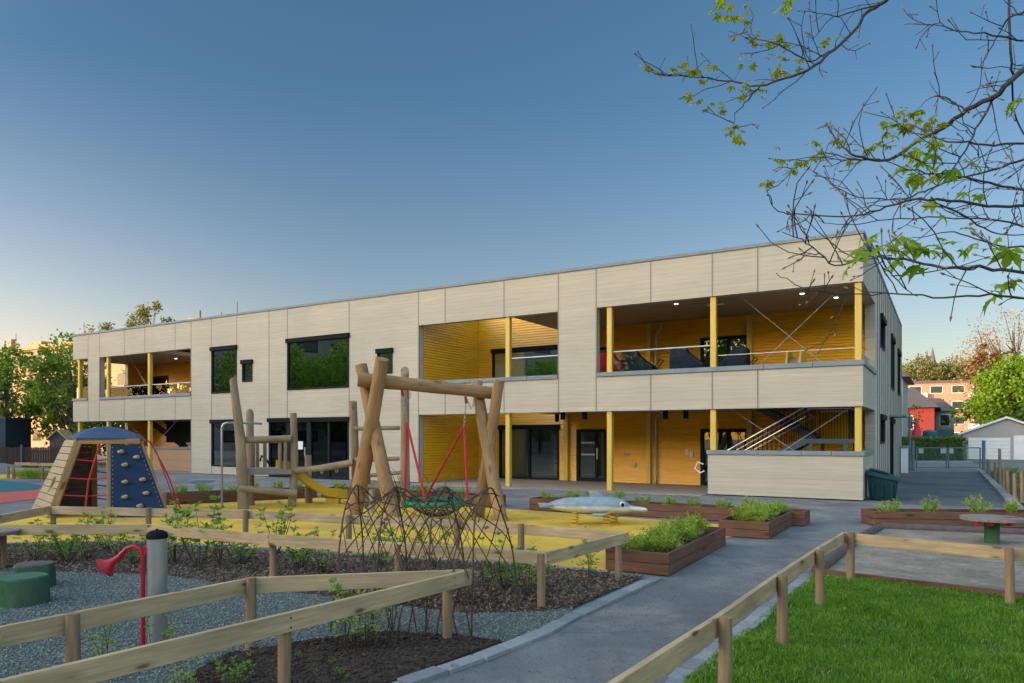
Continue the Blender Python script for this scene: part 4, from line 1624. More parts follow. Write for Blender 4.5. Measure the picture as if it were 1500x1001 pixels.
# ------------------------------------------------------------------ climbing pyramid
cpm = thing('climbing_pyramid', 'blue-roofed climbing frame with rope net and dark blue wall of climbing holds', 'climbing frame', (-9.1, 16.8, 0))
zt = 1.70
FTL, FTR = Vector((-9.66, 16.15, zt)), Vector((-8.38, 16.35, zt))
FBL, FBR = Vector((-10.16, 15.95, 0)), Vector((-7.66, 16.15, 0))
MT, MBm = Vector((-9.04, 16.25, zt)), Vector((-8.94, 16.05, 0))
LTB, LBB = Vector((-10.52, 17.2, zt)), Vector((-11.5, 17.45, 0))
RTB, RBB = Vector((-9.05, 17.65, zt)), Vector((-8.95, 18.2, 0))
BT2, BB2 = Vector((-10.25, 17.75, zt)), Vector((-10.5, 18.2, 0))
WL = M['warm_log']


def sq(name, a, b, w_, mat):
    return board(name, Vector(a), Vector(b), w_, w_, mat, cpm, bevel=.015, top=False)


for a, b, w_ in ((FBL, FTL, .13), (FBR, FTR, .06), (LBB, LTB, .13), (RBB, RTB, .08), (BB2, BT2, .13)):
    sq('corner_post', a, b, w_, WL)
sq('corner_post', MBm, MT, .09, WL)
for a, b in ((FTL, FTR), (FTL, LTB), (FTR, RTB), (LTB, BT2), (BT2, RTB)):
    sq('top_beam', a, b, .13, WL)
# left side planks
m = MB()
npl = 11
for k in range(npl):
    t0, t1 = k / npl + .004, (k + 1) / npl - .004
    q = [FBL.lerp(FTL, t0), LBB.lerp(LTB, t0), LBB.lerp(LTB, t1), FBL.lerp(FTL, t1)]
    nrm = (q[1] - q[0]).cross(q[3] - q[0]).normalized() * .03
    if nrm.x > 0:
        nrm = -nrm
    of_ = nrm * 2.2
    m.add([p + of_ for p in q] + [p + of_ + nrm for p in q], [(3, 2, 1, 0), (4, 5, 6, 7), (0, 1, 5, 4), (1, 2, 6, 5), (2, 3, 7, 6), (3, 0, 4, 7)])
m.build('plank_side', M['cut_wood'], cpm)
# blue climbing panel on the front right half
m = MB()
q = [MBm + Vector((.07, -.05, .0)), FBR + Vector((.0, -.06, 0)), FTR + Vector((.01, -.06, -.08)), MT + Vector((.06, -.05, -.08))]
bk_ = Vector((0, .03, 0))
m.add(q + [p + bk_ for p in q], [(0, 1, 2, 3), (7, 6, 5, 4), (0, 4, 5, 1), (1, 5, 6, 2), (2, 6, 7, 3), (3, 7, 4, 0)])
pan = m.build('climbing_panel', M['navy'], cpm)
pd_ = (q[1] - q[0]).cross(q[3] - q[0]).normalized()
if pd_.y > 0:
    pd_ = -pd_
for px_, py_ in ((178, 662), (201, 670), (184, 681), (184, 706), (210, 702.5), (184, 728), (215, 722.5), (206, 741)):
    # ray into the panel plane
    r_ = Vector(((px_ - 750) / F, 1, (HOR - py_) / F))
    tt = (q[0] - Vector((0, 0, CH))).dot(pd_) / r_.dot(pd_)
    c = Vector((0, 0, CH)) + r_ * tt
    m = MB()
    m.sphere((c.x, c.y - .035, c.z), (.078, .05, .042), 12, 8)
    m.sphere((c.x + .03, c.y - .05, c.z + .022), (.045, .04, .03), 10, 6)
    m.build('hold', M['hold'], pan, smooth=True)
m = MB()
for t_ in np.linspace(.04, .96, 16):
    for a, b in ((q[0], q[3]), (q[1], q[2])):
        c = a.lerp(b, t_) + ((q[1] if a is q[0] else q[0]) - a).normalized() * .04 + pd_ * .006
        m.sphere((c.x, c.y, c.z), .012, 6, 4)
m.build('bolt_row', M['steel'], pan, smooth=True)
# rear and right: dark boards
m = MB()
for k in range(12):
    t0, t1 = k / 12 + .0005, (k + 1) / 12 - .0005
    qq = [LBB.lerp(LTB, t0), BB2.lerp(BT2, t0), BB2.lerp(BT2, t1), LBB.lerp(LTB, t1)]
    m.add(qq + [p + Vector((.02, .03, 0)) for p in qq], [(0, 1, 2, 3), (7, 6, 5, 4), (0, 4, 5, 1), (1, 5, 6, 2), (2, 6, 7, 3), (3, 7, 4, 0)])
m.build('rear_planks', M['dark_wood'], cpm)
# rope nets
m = MB()
for t_ in (.08, .30, .52, .76):
    a, b = FBL.lerp(FTL, t_), MBm.lerp(MT, t_)
    m.tube([a + Vector((.05, 0, 0)), (a + b) / 2 + Vector((0, .05, -.035)), b], .016, 6)
m.tube([MBm.lerp(FBL, .45) + Vector((0, .05, 0)), MBm.lerp(FBL, .38) + Vector((0, .05, .8)), MT.lerp(FTL, .3)], .02, 6)
m.tube([FTR + Vector((.0, .3, .02)), FTR + Vector((.25, .2, -.25)), FBR + Vector((.15, .15, .1))], .016, 6)
m.tube([FTR + Vector((.0, .4, .0)), FTR + Vector((.35, .5, -.75)), FBR + Vector((.2, .2, .1))], .016, 6)
m.build('rope_net', M['red_rope'], cpm, smooth=True)
m = MB()
for t_ in (.15, .35, .55):
    m.tube([RBB.lerp(RTB, t_), (RBB.lerp(RTB, t_) + BB2.lerp(BT2, t_)) / 2 + Vector((0, 0, -.05)), BB2.lerp(BT2, t_)], .015, 6)
m.tube([RBB.lerp(BB2, .5), RTB.lerp(BT2, .5)], .015, 6)
m.build('rope_net', M['red_rope'], cpm, smooth=True)
# tarp roof, slightly domed
m = MB()
rimq = [FTL, FTR, RTB, BT2, LTB]
cen = sum(rimq, Vector()) / 5
N_ = 40
vs, fs = [], []
per = []
for k in range(N_):
    u = k / N_ * 5
    i = int(u)
    p = rimq[i].lerp(rimq[(i + 1) % 5], u - i)
    per.append(p + (p - cen).normalized() * .085)
rings = 6
for j in range(rings):
    s_ = 1 - j / rings
    for p in per:
        q_ = cen.lerp(p, s_)
        vs.append((q_.x, q_.y, zt + .072 + .27 * (1 - s_ ** 2.0)))
for p in per:
    vs.append((p.x, p.y, zt + .04))
vs.append((cen.x, cen.y, zt + .342))
for j in range(rings - 1):
    for k in range(N_):
        k2 = (k + 1) % N_
        fs.append((j * N_ + k, j * N_ + k2, (j + 1) * N_ + k2, (j + 1) * N_ + k))
for k in range(N_):
    k2 = (k + 1) % N_
    fs.append(((rings - 1) * N_ + k, (rings - 1) * N_ + k2, len(vs) - 1))
    fs.append((rings * N_ + k, rings * N_ + k2, k2, k))
m.add(vs, fs)
m.build('tarp_roof', M['tarp'], cpm, smooth=True)
# log ramp on the left
log('ramp_log', at(66, 752), atY(84, 703, 16.4), .11, .095, WL, cpm)
log('ramp_log', at(76, 757), atY(92, 704, 15.9), .06, .05, WL, cpm)

# ------------------------------------------------------------------ dolphin spring rider
DP = Vector((1.70, 14.78, 0))
dr = thing('dolphin_spring_rider', 'grey and white dolphin rocker on three yellow coil springs', 'spring rider', DP)
m = MB()
# x along the body: tail (-1.04) to beak (+1.06); (x, zc, ry, rz)
sec = [(-1.06, .40, .012, .012), (-1.02, .40, .05, .02), (-.95, .395, .075, .045), (-.86, .40, .10, .085), (-.72, .405, .14, .125), (-.5, .41, .19, .155), (-.2, .405, .22, .170), (.1, .405, .225, .172),
       (.35, .40, .215, .168), (.52, .395, .195, .155), (.62, .375, .165, .125), (.68, .35, .125, .085), (.72, .335, .10, .068), (.85, .325, .082, .055), (.97, .315, .072, .05), (1.03, .31, .055, .042), (1.055, .31, .018, .016)]
n_ = 24
vs, fs = [], []
for (x, zc, ry, rz) in sec:
    for k in range(n_):
        a = 2 * math.pi * k / n_
        c_, s_ = math.cos(a), math.sin(a)
        vs.append((DP.x + x, DP.y + ry * c_ - x * .05, zc + rz * (abs(s_) ** .85) * (1 if s_ > 0 else -1)))
for i in range(len(sec) - 1):
    for k in range(n_):
        k2 = (k + 1) % n_
        fs.append((i * n_ + k, i * n_ + k2, (i + 1) * n_ + k2, (i + 1) * n_ + k))
fs.append(tuple(range(n_)))
fs.append(tuple(range((len(sec) - 1) * n_, len(sec) * n_)))
m.add(vs, fs)
body = m.build('body', M['dolphin'], dr, smooth=True)
sub = body.modifiers.new('sub', 'SUBSURF')
sub.levels = sub.render_levels = 1


def plate(poly, y0, y1, nm, mat, par, axis='y'):
    m = MB()
    n = len(poly)
    if axis == 'y':
        vs = [(DP.x + p[0], DP.y + y0, p[1]) for p in poly] + [(DP.x + p[0], DP.y + y1, p[1]) for p in poly]
    else:
        vs = [(DP.x + p[0], DP.y + p[1], y0) for p in poly] + [(DP.x + p[0], DP.y + p[1], y1) for p in poly]
    fs = [tuple(range(n)), tuple(range(2 * n - 1, n - 1, -1))] + [(i, i + n, (i + 1) % n + n, (i + 1) % n) for i in range(n)]
    m.add(vs, fs)
    return m.build(nm, mat, par, bevel=.015)


DG = mk('dolphin grey', (.22, .29, .35), (.26, .33, .38), rough=.35, scale=3)
plate([(.20, .54), (.14, .62), (.05, .685), (-.05, .705), (-.12, .70), (-.13, .655), (-.10, .60), (-.12, .55)], -.03, .03, 'back_fin', DG, body)
plate([(-.98, -.02), (-1.10, -.16), (-1.16, -.28), (-1.0, -.24), (-.86, -.08), (-.86, .14), (-1.0, .30), (-1.16, .34), (-1.1, .2)], .375, .425, 'tail_fluke', DG, body, 'z')
m = MB()
m.sphere((DP.x - .0 + .05, DP.y - .28, .235), (.17, .13, .032), 18, 8)
m.build('foot_rest', DG, body, smooth=True)
m = MB()
m.sphere((DP.x + .05, DP.y + .28, .235), (.17, .13, .032), 18, 8)
m.build('foot_rest', DG, body, smooth=True)
for sg in (-1, 1):
    m = MB()
    m.sphere((DP.x + .52, DP.y + sg * .172 - .026, .43), (.058, .03, .062), 16, 10)
    e_ = m.build('eye', M['white'], body, smooth=True)
    m = MB()
    m.sphere((DP.x + .525, DP.y + sg * .196 - .026, .428), (.036, .02, .042), 14, 8)
    m.build('pupil', M['black'], e_, smooth=True)
m = MB()
m.tube([(DP.x + .66, DP.y - .165, .315), (DP.x + .8, DP.y - .135, .302), (DP.x + .95, DP.y - .12, .300), (DP.x + 1.03, DP.y - .10, .300)], .010, 6)
m.build('mouth', M['cut_wood'], body, smooth=True)
for sx, sy in ((-.42, -.02), (.22, -.12), (.40, .10)):
    m = MB()
    pts = []
    for k in range(60):
        a = k / 59 * 4 * 2 * math.pi
        pts.append((DP.x + sx + .075 * math.cos(a), DP.y + sy + .075 * math.sin(a), .03 + .24 * k / 59))
    m.tube(pts, .014, 6)
    m.lathe([(.10, .010), (.10, .035)], (DP.x + sx, DP.y + sy, 0), 16)
    m.build('spring', M['slide'], dr, smooth=True)

# ------------------------------------------------------------------ speaking tube post
q = at(230, 946)
sp_ = thing('speaking_tube_post', 'galvanised steel post with black cap and red speaking tube with horn', 'speaking tube', (q.x, q.y, 0))
m = MB()
m.lathe([(.081, -.05), (.081, .93)], (q.x, q.y, 0), 32)
m.build('steel_post', M['steel'], sp_, smooth=True)
m = MB()
m.lathe([(.086, .925), (.088, .95), (.078, .975), (.05, .992), (.0, 1.0)][:4] + [(.01, .999)], (q.x, q.y, 0), 32)
m.lathe([(.012, .995), (.010, 1.008)], (q.x, q.y, 0), 12)
m.build('cap', M['black'], sp_, smooth=True)
tx, ty = q.x - .098, q.y - .045
m = MB()
m.tube([(tx, ty, -.05), (tx, ty, .70), (tx - .006, ty, .79), (tx - .035, ty, .845), (tx - .085, ty, .862), (tx - .135, ty, .845), (tx - .18, ty, .80), (tx - .215, ty, .755)],
       [.018] * 4 + [.018, .019, .021, .025], 14)
m.build('red_tube', M['red'], sp_, smooth=True)
hp = Vector((tx - .20, ty, .775))
hd = Vector((-.78, -.10, -.62)).normalized()
m = MB()
outer = [(0, .024), (.05, .030), (.09, .042), (.12, .060), (.14, .084), (.150, .094)]
inner = [(.147, .088), (.13, .066), (.10, .042), (.05, .024)]
m.tube([hp + hd * a for a, r_ in outer] + [hp + hd * a for a, r_ in inner], [r_ for a, r_ in outer] + [r_ for a, r_ in inner], 28)
m.build('horn', M['red'], sp_, smooth=True)
MB().box(tx - .005, q.x - .06, ty - .006, ty + .05, .80, .86).build('bracket', M['red'], sp_)

# ------------------------------------------------------------------ stumps and table at the left
def stump(label, c, r, h, topmat, sd):
    rnd = random.Random(sd)
    t = thing('stump_seat', label, 'stump', (c.x, c.y, 0), 'green stump seats')
    jit = [1 + .05 * math.sin(k * .8 + sd) + rnd.uniform(-.02, .02) for k in range(28)]
    MB().lathe([(r * 1.03, -.03), (r, h * .5), (r * .97, h)], (c.x, c.y, 0), 28, jit=jit).build('trunk', M['stump_green'], t, smooth=True)
    MB().lathe([(r * .97, h + .001), (r * .93, h + .022)], (c.x, c.y, 0), 28, jit=jit).build('seat', topmat, t, smooth=True)


stump('green painted tree stump, the nearer of two beside the round table', at(34, 886), .235, .29, mk('pale green stump top', (.05, .14, .09), (.03, .10, .06), rough=.8, scale=9), 1)
stump('green painted tree stump with dark top, the farther of the two', at(49, 862), .215, .275, M['dark_wood'], 5)
c = at(-10, 838)
rt = thing('round_table', 'round grey wooden table at the left edge beside the stumps', 'table', (c.x, c.y, 0))
MB().lathe([(.09, 0), (.085, .5)], (c.x, c.y, 0), 16).build('leg', M['pine_post'], rt, smooth=True)
MB().lathe([(.30, .50), (.31, .54), (.30, .555)], (c.x, c.y, 0), 36).build('tabletop', M['grey_wood'], rt, smooth=True)

# ------------------------------------------------------------------ willow tunnel
wt = thing('willow_tunnel', 'dark woven willow-rod tunnel arching over the gravel path', 'willow tunnel', (-.9, 7.2, 0))
rng = np.random.default_rng(5)
F0, F1 = Vector((-1.66, 6.60, 0)), Vector((-.36, 6.42, 0))
K0, K1 = Vector((-1.66, 8.0, 0)), Vector((.06, 7.45, 0))


def arch(t, ph, H=1.30):
    a, b = F0.lerp(F1, t), K0.lerp(K1, t)
    u = (1 - math.cos(ph)) / 2
    p = a.lerp(b, u)
    p.z = H * max(math.sin(ph), 0) ** .75 * (1 - .10 * math.sin(3 * math.pi * t) ** 2)
    p.x += .16 * (.5 - t) * math.sin(ph)
    return p


m = MB()
for i in range(-10, 12):
    for sgn in (1, -1):
        t0 = i / 10.5 + rng.normal() * .010
        cutk = 31
        pts = []
        w1, w2 = rng.uniform(0, 6, 2)
        for k in range(31):
            ph = math.pi * k / 30
            t = t0 + sgn * 0 + (ph / math.pi) * .95
            if sgn < 0:
                t = 1 - t
            if -.01 <= t <= 1.01 and k <= cutk:
                p = arch(t, ph)
                p += Vector((.009 * math.sin(ph * 3 + w1), .008 * math.sin(ph * 2.3 + w2), .008 * math.sin(ph * 4 + w1)))
                pts.append(p)
        if len(pts) > 4:
            if rng.random() < .5:
                pts = pts[::-1]
            m.tube(pts, [.0068 - .0035 * j / len(pts) for j in range(len(pts))], 5)
m.build('lattice', M['willow'], wt, smooth=True)
for t in (.0, .3, .68, 1.0):
    m = MB()
    for j in range(1):
        pts = []
        for k in range(28):
            ph = math.pi * k / 27
            pts.append(arch(min(max(t + .018 * math.sin(ph * 2 + j * 2), -.03), 1.03), ph, 1.31 + .02 * j) + Vector((.012 * math.sin(ph * 5 + j), .012 * math.cos(ph * 4 + j), 0)))
        m.tube(pts, .0088, 6)
    m.build('arch', M['willow'], wt, smooth=True)
m = MB()
for j in range(26):
    t, ph = rng.uniform(0, 1), rng.uniform(.8, 2.4)
    p = arch(t, ph)
    d_ = Vector((rng.normal() * .5, rng.normal() * .5, rng.uniform(.2, 1))).normalized() * rng.uniform(.12, .34)
    m.tube([p, p + d_ * .6 + Vector(rng.normal(size=3)) * .02, p + d_], [.004, .003, .0015], 4)
m.build('loose_twigs', M['willow'], wt)['kind'] = 'stuff'

# ------------------------------------------------------------------ grit bin beside the half wall
gb = bthing('storage_bin', 'dark green plastic grit bin with sloping lid beside the pale half wall', 'bin', (.45, .85, 0))
m = MB()
m.add([(.12, .5, .02), (.74, .5, .02), (.74, 1.2, .02), (.12, 1.2, .02), (.06, .45, .74), (.82, .45, .60), (.82, 1.25, .60), (.06, 1.25, .74)],
      [(0, 3, 2, 1), (0, 1, 5, 4), (1, 2, 6, 5), (2, 3, 7, 6), (3, 0, 4, 7), (4, 5, 6, 7)])
for x in (.2, .44, .68):
    m.box(x - .04, x + .04, .43, .50, .1, .5)
m.build('body', M['plastic_green'], gb, bevel=.02)
m = MB()
m.add([(.03, .40, .72), (.86, .40, .56), (.86, 1.29, .56), (.03, 1.29, .72), (.05, .44, .86), (.84, .44, .66), (.84, 1.25, .66), (.05, 1.25, .86)],
      [(0, 3, 2, 1), (4, 5, 6, 7), (0, 1, 5, 4), (1, 2, 6, 5), (2, 3, 7, 6), (3, 0, 4, 7)])
m.add([(.10, .6, .862), (.60, .6, .742), (.60, 1.1, .742), (.10, 1.1, .862), (.12, .62, .90), (.58, .62, .78), (.58, 1.08, .78), (.12, 1.08, .90)],
      [(0, 3, 2, 1), (4, 5, 6, 7), (0, 1, 5, 4), (1, 2, 6, 5), (2, 3, 7, 6), (3, 0, 4, 7)])
m.build('lid', M['plastic_green'], gb, bevel=.025)

# ------------------------------------------------------------------ prams and spool on the balcony
def pram(label, x, y, cover, cushion, fl_):
    t = bthing('pram', label, 'pram', (x, y, ZF), 'prams parked on the balcony')
    z = ZF
    m = MB()
    for dx in (-.35, .4):
        for dy in (-.22, .22):
            m.tube([(x + dx - .005, y + dy, z + .16), (x + dx - .005, y + dy + .03, z + .16)], .15, 14)
    m.build('wheel', M['black'], t, smooth=True)
    m = MB()
    m.beam((x - .5, y, z + .35), (x + .5, y, z + .45), .5, .08)
    m.tube([(x + .35, y - .2, z + .45), (x + .8, y - .2, z + 1.02), (x + .8, y + .2, z + 1.02), (x + .35, y + .2, z + .45)], .015, 6)
    m.build('chassis', M['frame'], t)
    m = MB()
    vs = []
    for (u, h0, h1) in ((-.55, .55, 1.32), (-.45, .45, 1.42), (-.1, .42, 1.40), (.02, .42, 1.22), (.35, .42, .95), (.55, .5, .82)):
        for (yy, zz) in ((-.27, h0), (-.29, (h0 + h1) / 2), (-.2, h1), (.2, h1), (.29, (h0 + h1) / 2), (.27, h0)):
            vs.append((x + u * fl_, y + yy, z + zz))
    fs = []
    for i in range(5):
        for k in range(6):
            k2 = (k + 1) % 6
            fs.append((i * 6 + k, i * 6 + k2, (i + 1) * 6 + k2, (i + 1) * 6 + k))
    fs += [tuple(range(6)), tuple(range(30, 36))]
    m.add(vs, fs)
    m.build('rain_cover', cover, t, smooth=True)
    m = MB()
    m.box(x - .45, x + .45, y - .26, y + .26, z + .46, z + .56)
    m.build('basket', cushion, t)


covA = mk('dark rain cover', (.010, .018, .020), (.022, .040, .034), rough=.6, spec=.06, scale=5, bump=.6, bscale=9)
covB = mk('navy rain cover', (.012, .018, .034), (.022, .032, .055), rough=.6, spec=.06, scale=5, bump=.6, bscale=9)
pram('pram with dark green rain cover on the right balcony beside the first post', -7.0, 1.15, covA, M['black'], 1)
pram('pram with bright red hood on the right balcony behind the first post', -8.05, 1.6, M['red'], M['black'], 1)
pram('pram with navy rain cover and yellow basket in the middle of the right balcony', -5.3, 1.2, covB, M['slide'], 1)
pram('dark pram by the door of the small left balcony', -38.1, 2.2, covA, M['black'], 1)
pram('dark pram seen through the rail beside the balcony door right of the middle post', -4.15, 2.2, covB, M['black'], -1)
spl = bthing('cable_spool', 'yellowish wooden drum lying on the right balcony near the end post', 'drum', (-2.1, 2.2, ZF))
m = MB()
m.tube([(-2.35, 2.2, ZF + .62), (-2.29, 2.2, ZF + .62)], .62, 28)
m.tube([(-1.95, 2.2, ZF + .62), (-1.89, 2.2, ZF + .62)], .62, 28)
m.build('drum_end', M['yellow_post'], spl, smooth=True)
MB().tube([(-2.29, 2.2, ZF + .62), (-1.95, 2.2, ZF + .62)], .35, 20).build('drum_core', M['cut_wood'], spl, smooth=True)

# red chairs in the left recess, furniture behind the glass
def chair(label, x, y, rz):
    t = bthing('red_chair', label, 'chair', (x, y, 0))
    mm = lambda: MB(lambda a, b, c: (x + a * math.cos(rz) - b * math.sin(rz), y + a * math.sin(rz) + b * math.cos(rz), c))
    mm().box(-.2, .2, -.2, .2, .42, .45).build('seat', M['red'], t)
    q = mm()
    for k in range(3):
        q.box(-.2, .2, .19, .215, .52 + k * .12, .60 + k * .12)
    q.build('backrest', M['red'], t)
    for sx in (-.18, .18):
        mm().beam((sx, -.2, .02), (sx, .2, .88), .025, .035).build('leg', M['red'], t)
        mm().beam((sx * .9, .2, .02), (sx * .9, -.2, .44), .025, .035).build('leg', M['red'], t)


chair('red folding chair against the tan half wall in the left recess', -30.1, .75, 2.6)
chair('red folding chair on the paving seen through the climbing frame', -36.6, -1.5, 1.2)
chair('red chair on the paving just behind the rope net', -37.9, -1.0, -.6)


def furn(name, label, cat, x0, x1, y0, y1, z0, z1, mat, mat2):
    t = bthing(name, label, cat, ((x0 + x1) / 2, (y0 + y1) / 2, z0))
    m = MB()
    n = 3
    m.box(x0, x0 + .04, y0, y1, z0, z1)
    m.box(x1 - .04, x1, y0, y1, z0, z1)
    m.box(x0 + .04, x1 - .04, y1 - .04, y1, z0, z1)
    m.build('carcass', mat, t)
    for k in range(n + 1):
        zz = z0 + (z1 - z0 - .04) * k / n
        MB().box(x0 + .04, x1 - .04, y0, y1 - .04, zz, zz + .04).build('shelf', mat2, t)


furn('shelf_unit', 'white shelf unit with red shelves behind the ground floor glass doors', 'shelf', -21.3, -19.9, 3.2, 3.7, .03, 1.5, M['white'], M['red'])
furn('shelf_unit', 'red cabinet behind the left part of the ground floor glass doors', 'shelf', -23.9, -22.9, 2.8, 3.2, .03, 1.4, M['red'], M['white'])
furn('shelf_unit', 'pale shelf unit behind the sliding door of the yellow recess', 'shelf', -12.6, -11.7, 5.6, 6.0, .03, 1.9, M['paper'], M['rub_blue'])
for i, (x, y) in enumerate(((-20.6, 1.9), (-22.3, 2.0))):
    t = bthing('low_table', ['low red table behind the right hand sliding pane', 'low red table behind the glass door with the notice'][i], 'table', (x, y, .03))
    MB().box(x - .5, x + .5, y - .35, y + .35, .52, .56).build('tabletop', M['red'], t)
    for sx in (-.44, .44):
        for sy in (-.3, .3):
            MB().box(x + sx - .02, x + sx + .02, y + sy - .02, y + sy + .02, .03, .52).build('leg', M['rail_metal'], t)

# ------------------------------------------------------------------ loose ground cover: stones, bark, clods, grass
def inpoly(P, poly):
    x, y = P[:, 0], P[:, 1]
    c = np.zeros(len(P), bool)
    n = len(poly)
    for i in range(n):
        x0, y0 = poly[i][0], poly[i][1]
        x1, y1 = poly[(i + 1) % n][0], poly[(i + 1) % n][1]
        if y0 == y1:
            continue
        c ^= ((y0 > y) != (y1 > y)) & (x < (x1 - x0) * (y - y0) / (y1 - y0) + x0)
    return c


def inview(P, margin=60):
    px = 750 + P[:, 0] / P[:, 1] * F
    py = HOR + CH / P[:, 1] * F
    return (px > -margin) & (px < 1500 + margin) & (py < 1001 + margin)


def sample(poly, dens, rng, falloff=6.5):
    a = np.array([p[:2] for p in poly])
    lo, hi = a.min(0), a.max(0)
    lo = np.maximum(lo, [-9, 4.3])
    n = int((hi - lo).prod() * dens)
    P = rng.uniform(lo, hi, (n, 2))
    P = P[inpoly(P, [tuple(p[:2]) for p in poly])]
    keep = rng.random(len(P)) < np.minimum(1, (falloff / P[:, 1]) ** 1.6)
    P = P[keep]
    return P[inview(P)]


OCT_V = np.array([(1, 0, 0), (-1, 0, 0), (0, 1, 0), (0, -1, 0), (0, 0, 1), (0, 0, -1)], float)
OCT_F = np.array([(0, 2, 4), (2, 1, 4), (1, 3, 4), (3, 0, 4), (2, 0, 5), (1, 2, 5), (3, 1, 5), (0, 3, 5)])


def stones(name, P, z, smin, smax, mat, rng, flat=.7):
    N = len(P)
    s_ = rng.uniform(smin, smax, N) * rng.choice([1, 1, 1, .6, 1.35], N)
    v = OCT_V[None] * rng.uniform(.55, 1.2, (N, 6, 1)) * s_[:, None, None]
    q = rng.normal(size=(N, 3, 3))
    q, _ = np.linalg.qr(q)
    v = np.einsum('nij,nkj->nki', q, v)
    v[:, :, 2] *= flat
    v[:, :, :2] += P[:, None, :]
    v[:, :, 2] += (z + s_ * .25)[:, None]
    f = (OCT_F[None] + (np.arange(N) * 6)[:, None, None]).reshape(-1, 3)
    o = rawmesh(name, v.reshape(-1, 3), f, mat)
    o['kind'] = 'stuff'
    return o


rng = np.random.default_rng(21)
stones('gravel', sample(GRAVEL, 3000, rng), .015, .0055, .0135, M['stone'], rng)
P = sample(MULCH, 1100, rng, 9)
N = len(P)
D = rng.normal(size=(N, 3))
D[:, 2] = np.abs(D[:, 2]) * .35
v, f = leafquads(np.c_[P, rng.uniform(.018, .045, N)], D, rng.uniform(.02, .07, N), rng.uniform(.012, .03, N), rng, .25)
o = rawmesh('bark_mulch', v, f, M['chip'])
o['kind'] = 'stuff'
P = sample(SOIL2, 1500, rng)
stones('soil_crumbs', P, .024, .006, .020, M['clod'], rng)
PT = np.concatenate([rng.normal([-1.2, 6.35], [.55, .14], (900, 2)), rng.normal([-.9, 7.75], [.8, .16], (900, 2))])
PT = PT[inpoly(PT, SOIL2) | inpoly(PT, MULCH)]
stones('soil_crumbs', PT, .03, .008, .024, M['clod'], rng)
P = sample(SAND, 260, rng, 9)
stones('sand_lumps', P, .010, .006, .022, mk('sand lump', (.22, .195, .165), (.29, .26, .215), rough=.95), rng, .45)

PATH = [tuple(at(*p)[:2]) for p in ((962, 853), (845, 907), (700, 972), (591, 1010), (980, 1010), (1100, 912), (1184, 846), (1290, 770), (1190, 772), (1100, 803))]
P = sample(PATH, 240, rng, 9)
ex = np.abs(rng.normal(size=(len(P), 1)))
stones('path_grit', P, .006, .0025, .0085, mk('path grit', (.22, .21, .20), (.13, .125, .12), rough=.95), rng, .6)
P = sample(YEL, 7, rng, 14)
N = len(P)
D = rng.normal(size=(N, 3))
D[:, 2] = np.abs(D[:, 2]) * .2
v, f = leafquads(np.c_[P, np.full(N, .016)], D, rng.uniform(.015, .05, N), rng.uniform(.01, .02, N), rng, .25)
o = rawmesh('blown_litter', v, f, M['chip'])
o['kind'] = 'stuff'

# grass blades
rng = np.random.default_rng(4)
a = np.array(LAWN)
n = 400000
P = rng.uniform([.4, 3.6], [8.9, 9.4], (n, 2))
P = P[inpoly(P, LAWN)]
P = P[inview(P, 420)]
ln = np.sin(P[:, 0] * 2.1 + 1.3 * np.sin(P[:, 1] * 1.7)) * .5 + np.sin(P[:, 1] * 3.1 + P[:, 0]) * .3
bare = (np.sin(P[:, 0] * 5.3 + 2) * np.sin(P[:, 1] * 4.7 + 1) > .80) & (rng.random(len(P)) < .75)
P = P[~bare]
ln = ln[~bare]
N = len(P)
tuft = np.sin(P[:, 0] * 9 + 3 * np.sin(P[:, 1] * 4)) * np.sin(P[:, 1] * 11 + 2 * np.sin(P[:, 0] * 5))
h = rng.uniform(.018, .052, N) * (1 + .30 * ln + .30 * tuft) * np.where(rng.random(N) < .03, 1.7, 1)
an = rng.uniform(0, 2 * math.pi, N)
lean = rng.uniform(.1, .9, N) * h
wd = rng.uniform(.0025, .0045, N)
dx, dy = np.cos(an), np.sin(an)
an2 = rng.uniform(0, 2 * math.pi, N)
wx, wy = np.cos(an2) * wd, np.sin(an2) * wd
z0 = np.full(N, .018)
v = np.empty((N, 5, 3))
v[:, 0] = np.c_[P[:, 0] - wx, P[:, 1] - wy, z0]
v[:, 1] = np.c_[P[:, 0] + wx, P[:, 1] + wy, z0]
v[:, 2] = np.c_[P[:, 0] + wx * .8 + dx * lean * .35, P[:, 1] + wy * .8 + dy * lean * .35, z0 + h * .6]
v[:, 3] = np.c_[P[:, 0] - wx * .8 + dx * lean * .35, P[:, 1] - wy * .8 + dy * lean * .35, z0 + h * .6]
v[:, 4] = np.c_[P[:, 0] + dx * lean, P[:, 1] + dy * lean, z0 + h]
i5 = np.arange(N) * 5
faces = np.c_[i5, i5 + 1, i5 + 2, i5 + 3].tolist() + np.c_[i5 + 3, i5 + 2, i5 + 4].tolist()
o = rawmesh('lawn_grass', v.reshape(-1, 3), faces, M['grass'])
o['kind'] = 'stuff'

# ------------------------------------------------------------------ young shrubs
sh = [shrub('young_shrub', 31, .75, .28, M['shrub'], 6, .07, 42), shrub('young_shrub', 32, .7, .30, M['shrub_pale'], 8, .062, 50),
      shrub('young_shrub', 33, .8, .20, M['shrub'], 4, .07, 40), shrub('young_shrub', 34, .5, .26, M['shrub'], 9, .055, 46)]
used_sh = [False] * 4


def put_shrub(i, p, sc, label, group):
    if used_sh[i]:
        o = dup(sh[i], (p.x, p.y, .01))
    else:
        o = sh[i]
        used_sh[i] = True
        o.location = (p.x, p.y, .01)
    o.rotation_euler = (0, 0, random.uniform(0, 6.28))
    k_ = 1.28 if group == GS else 1.1
    o.scale = (sc * k_, sc * k_, sc * (1.12 if group == GS else 1.05))
    tag(o, label, 'shrub', group)


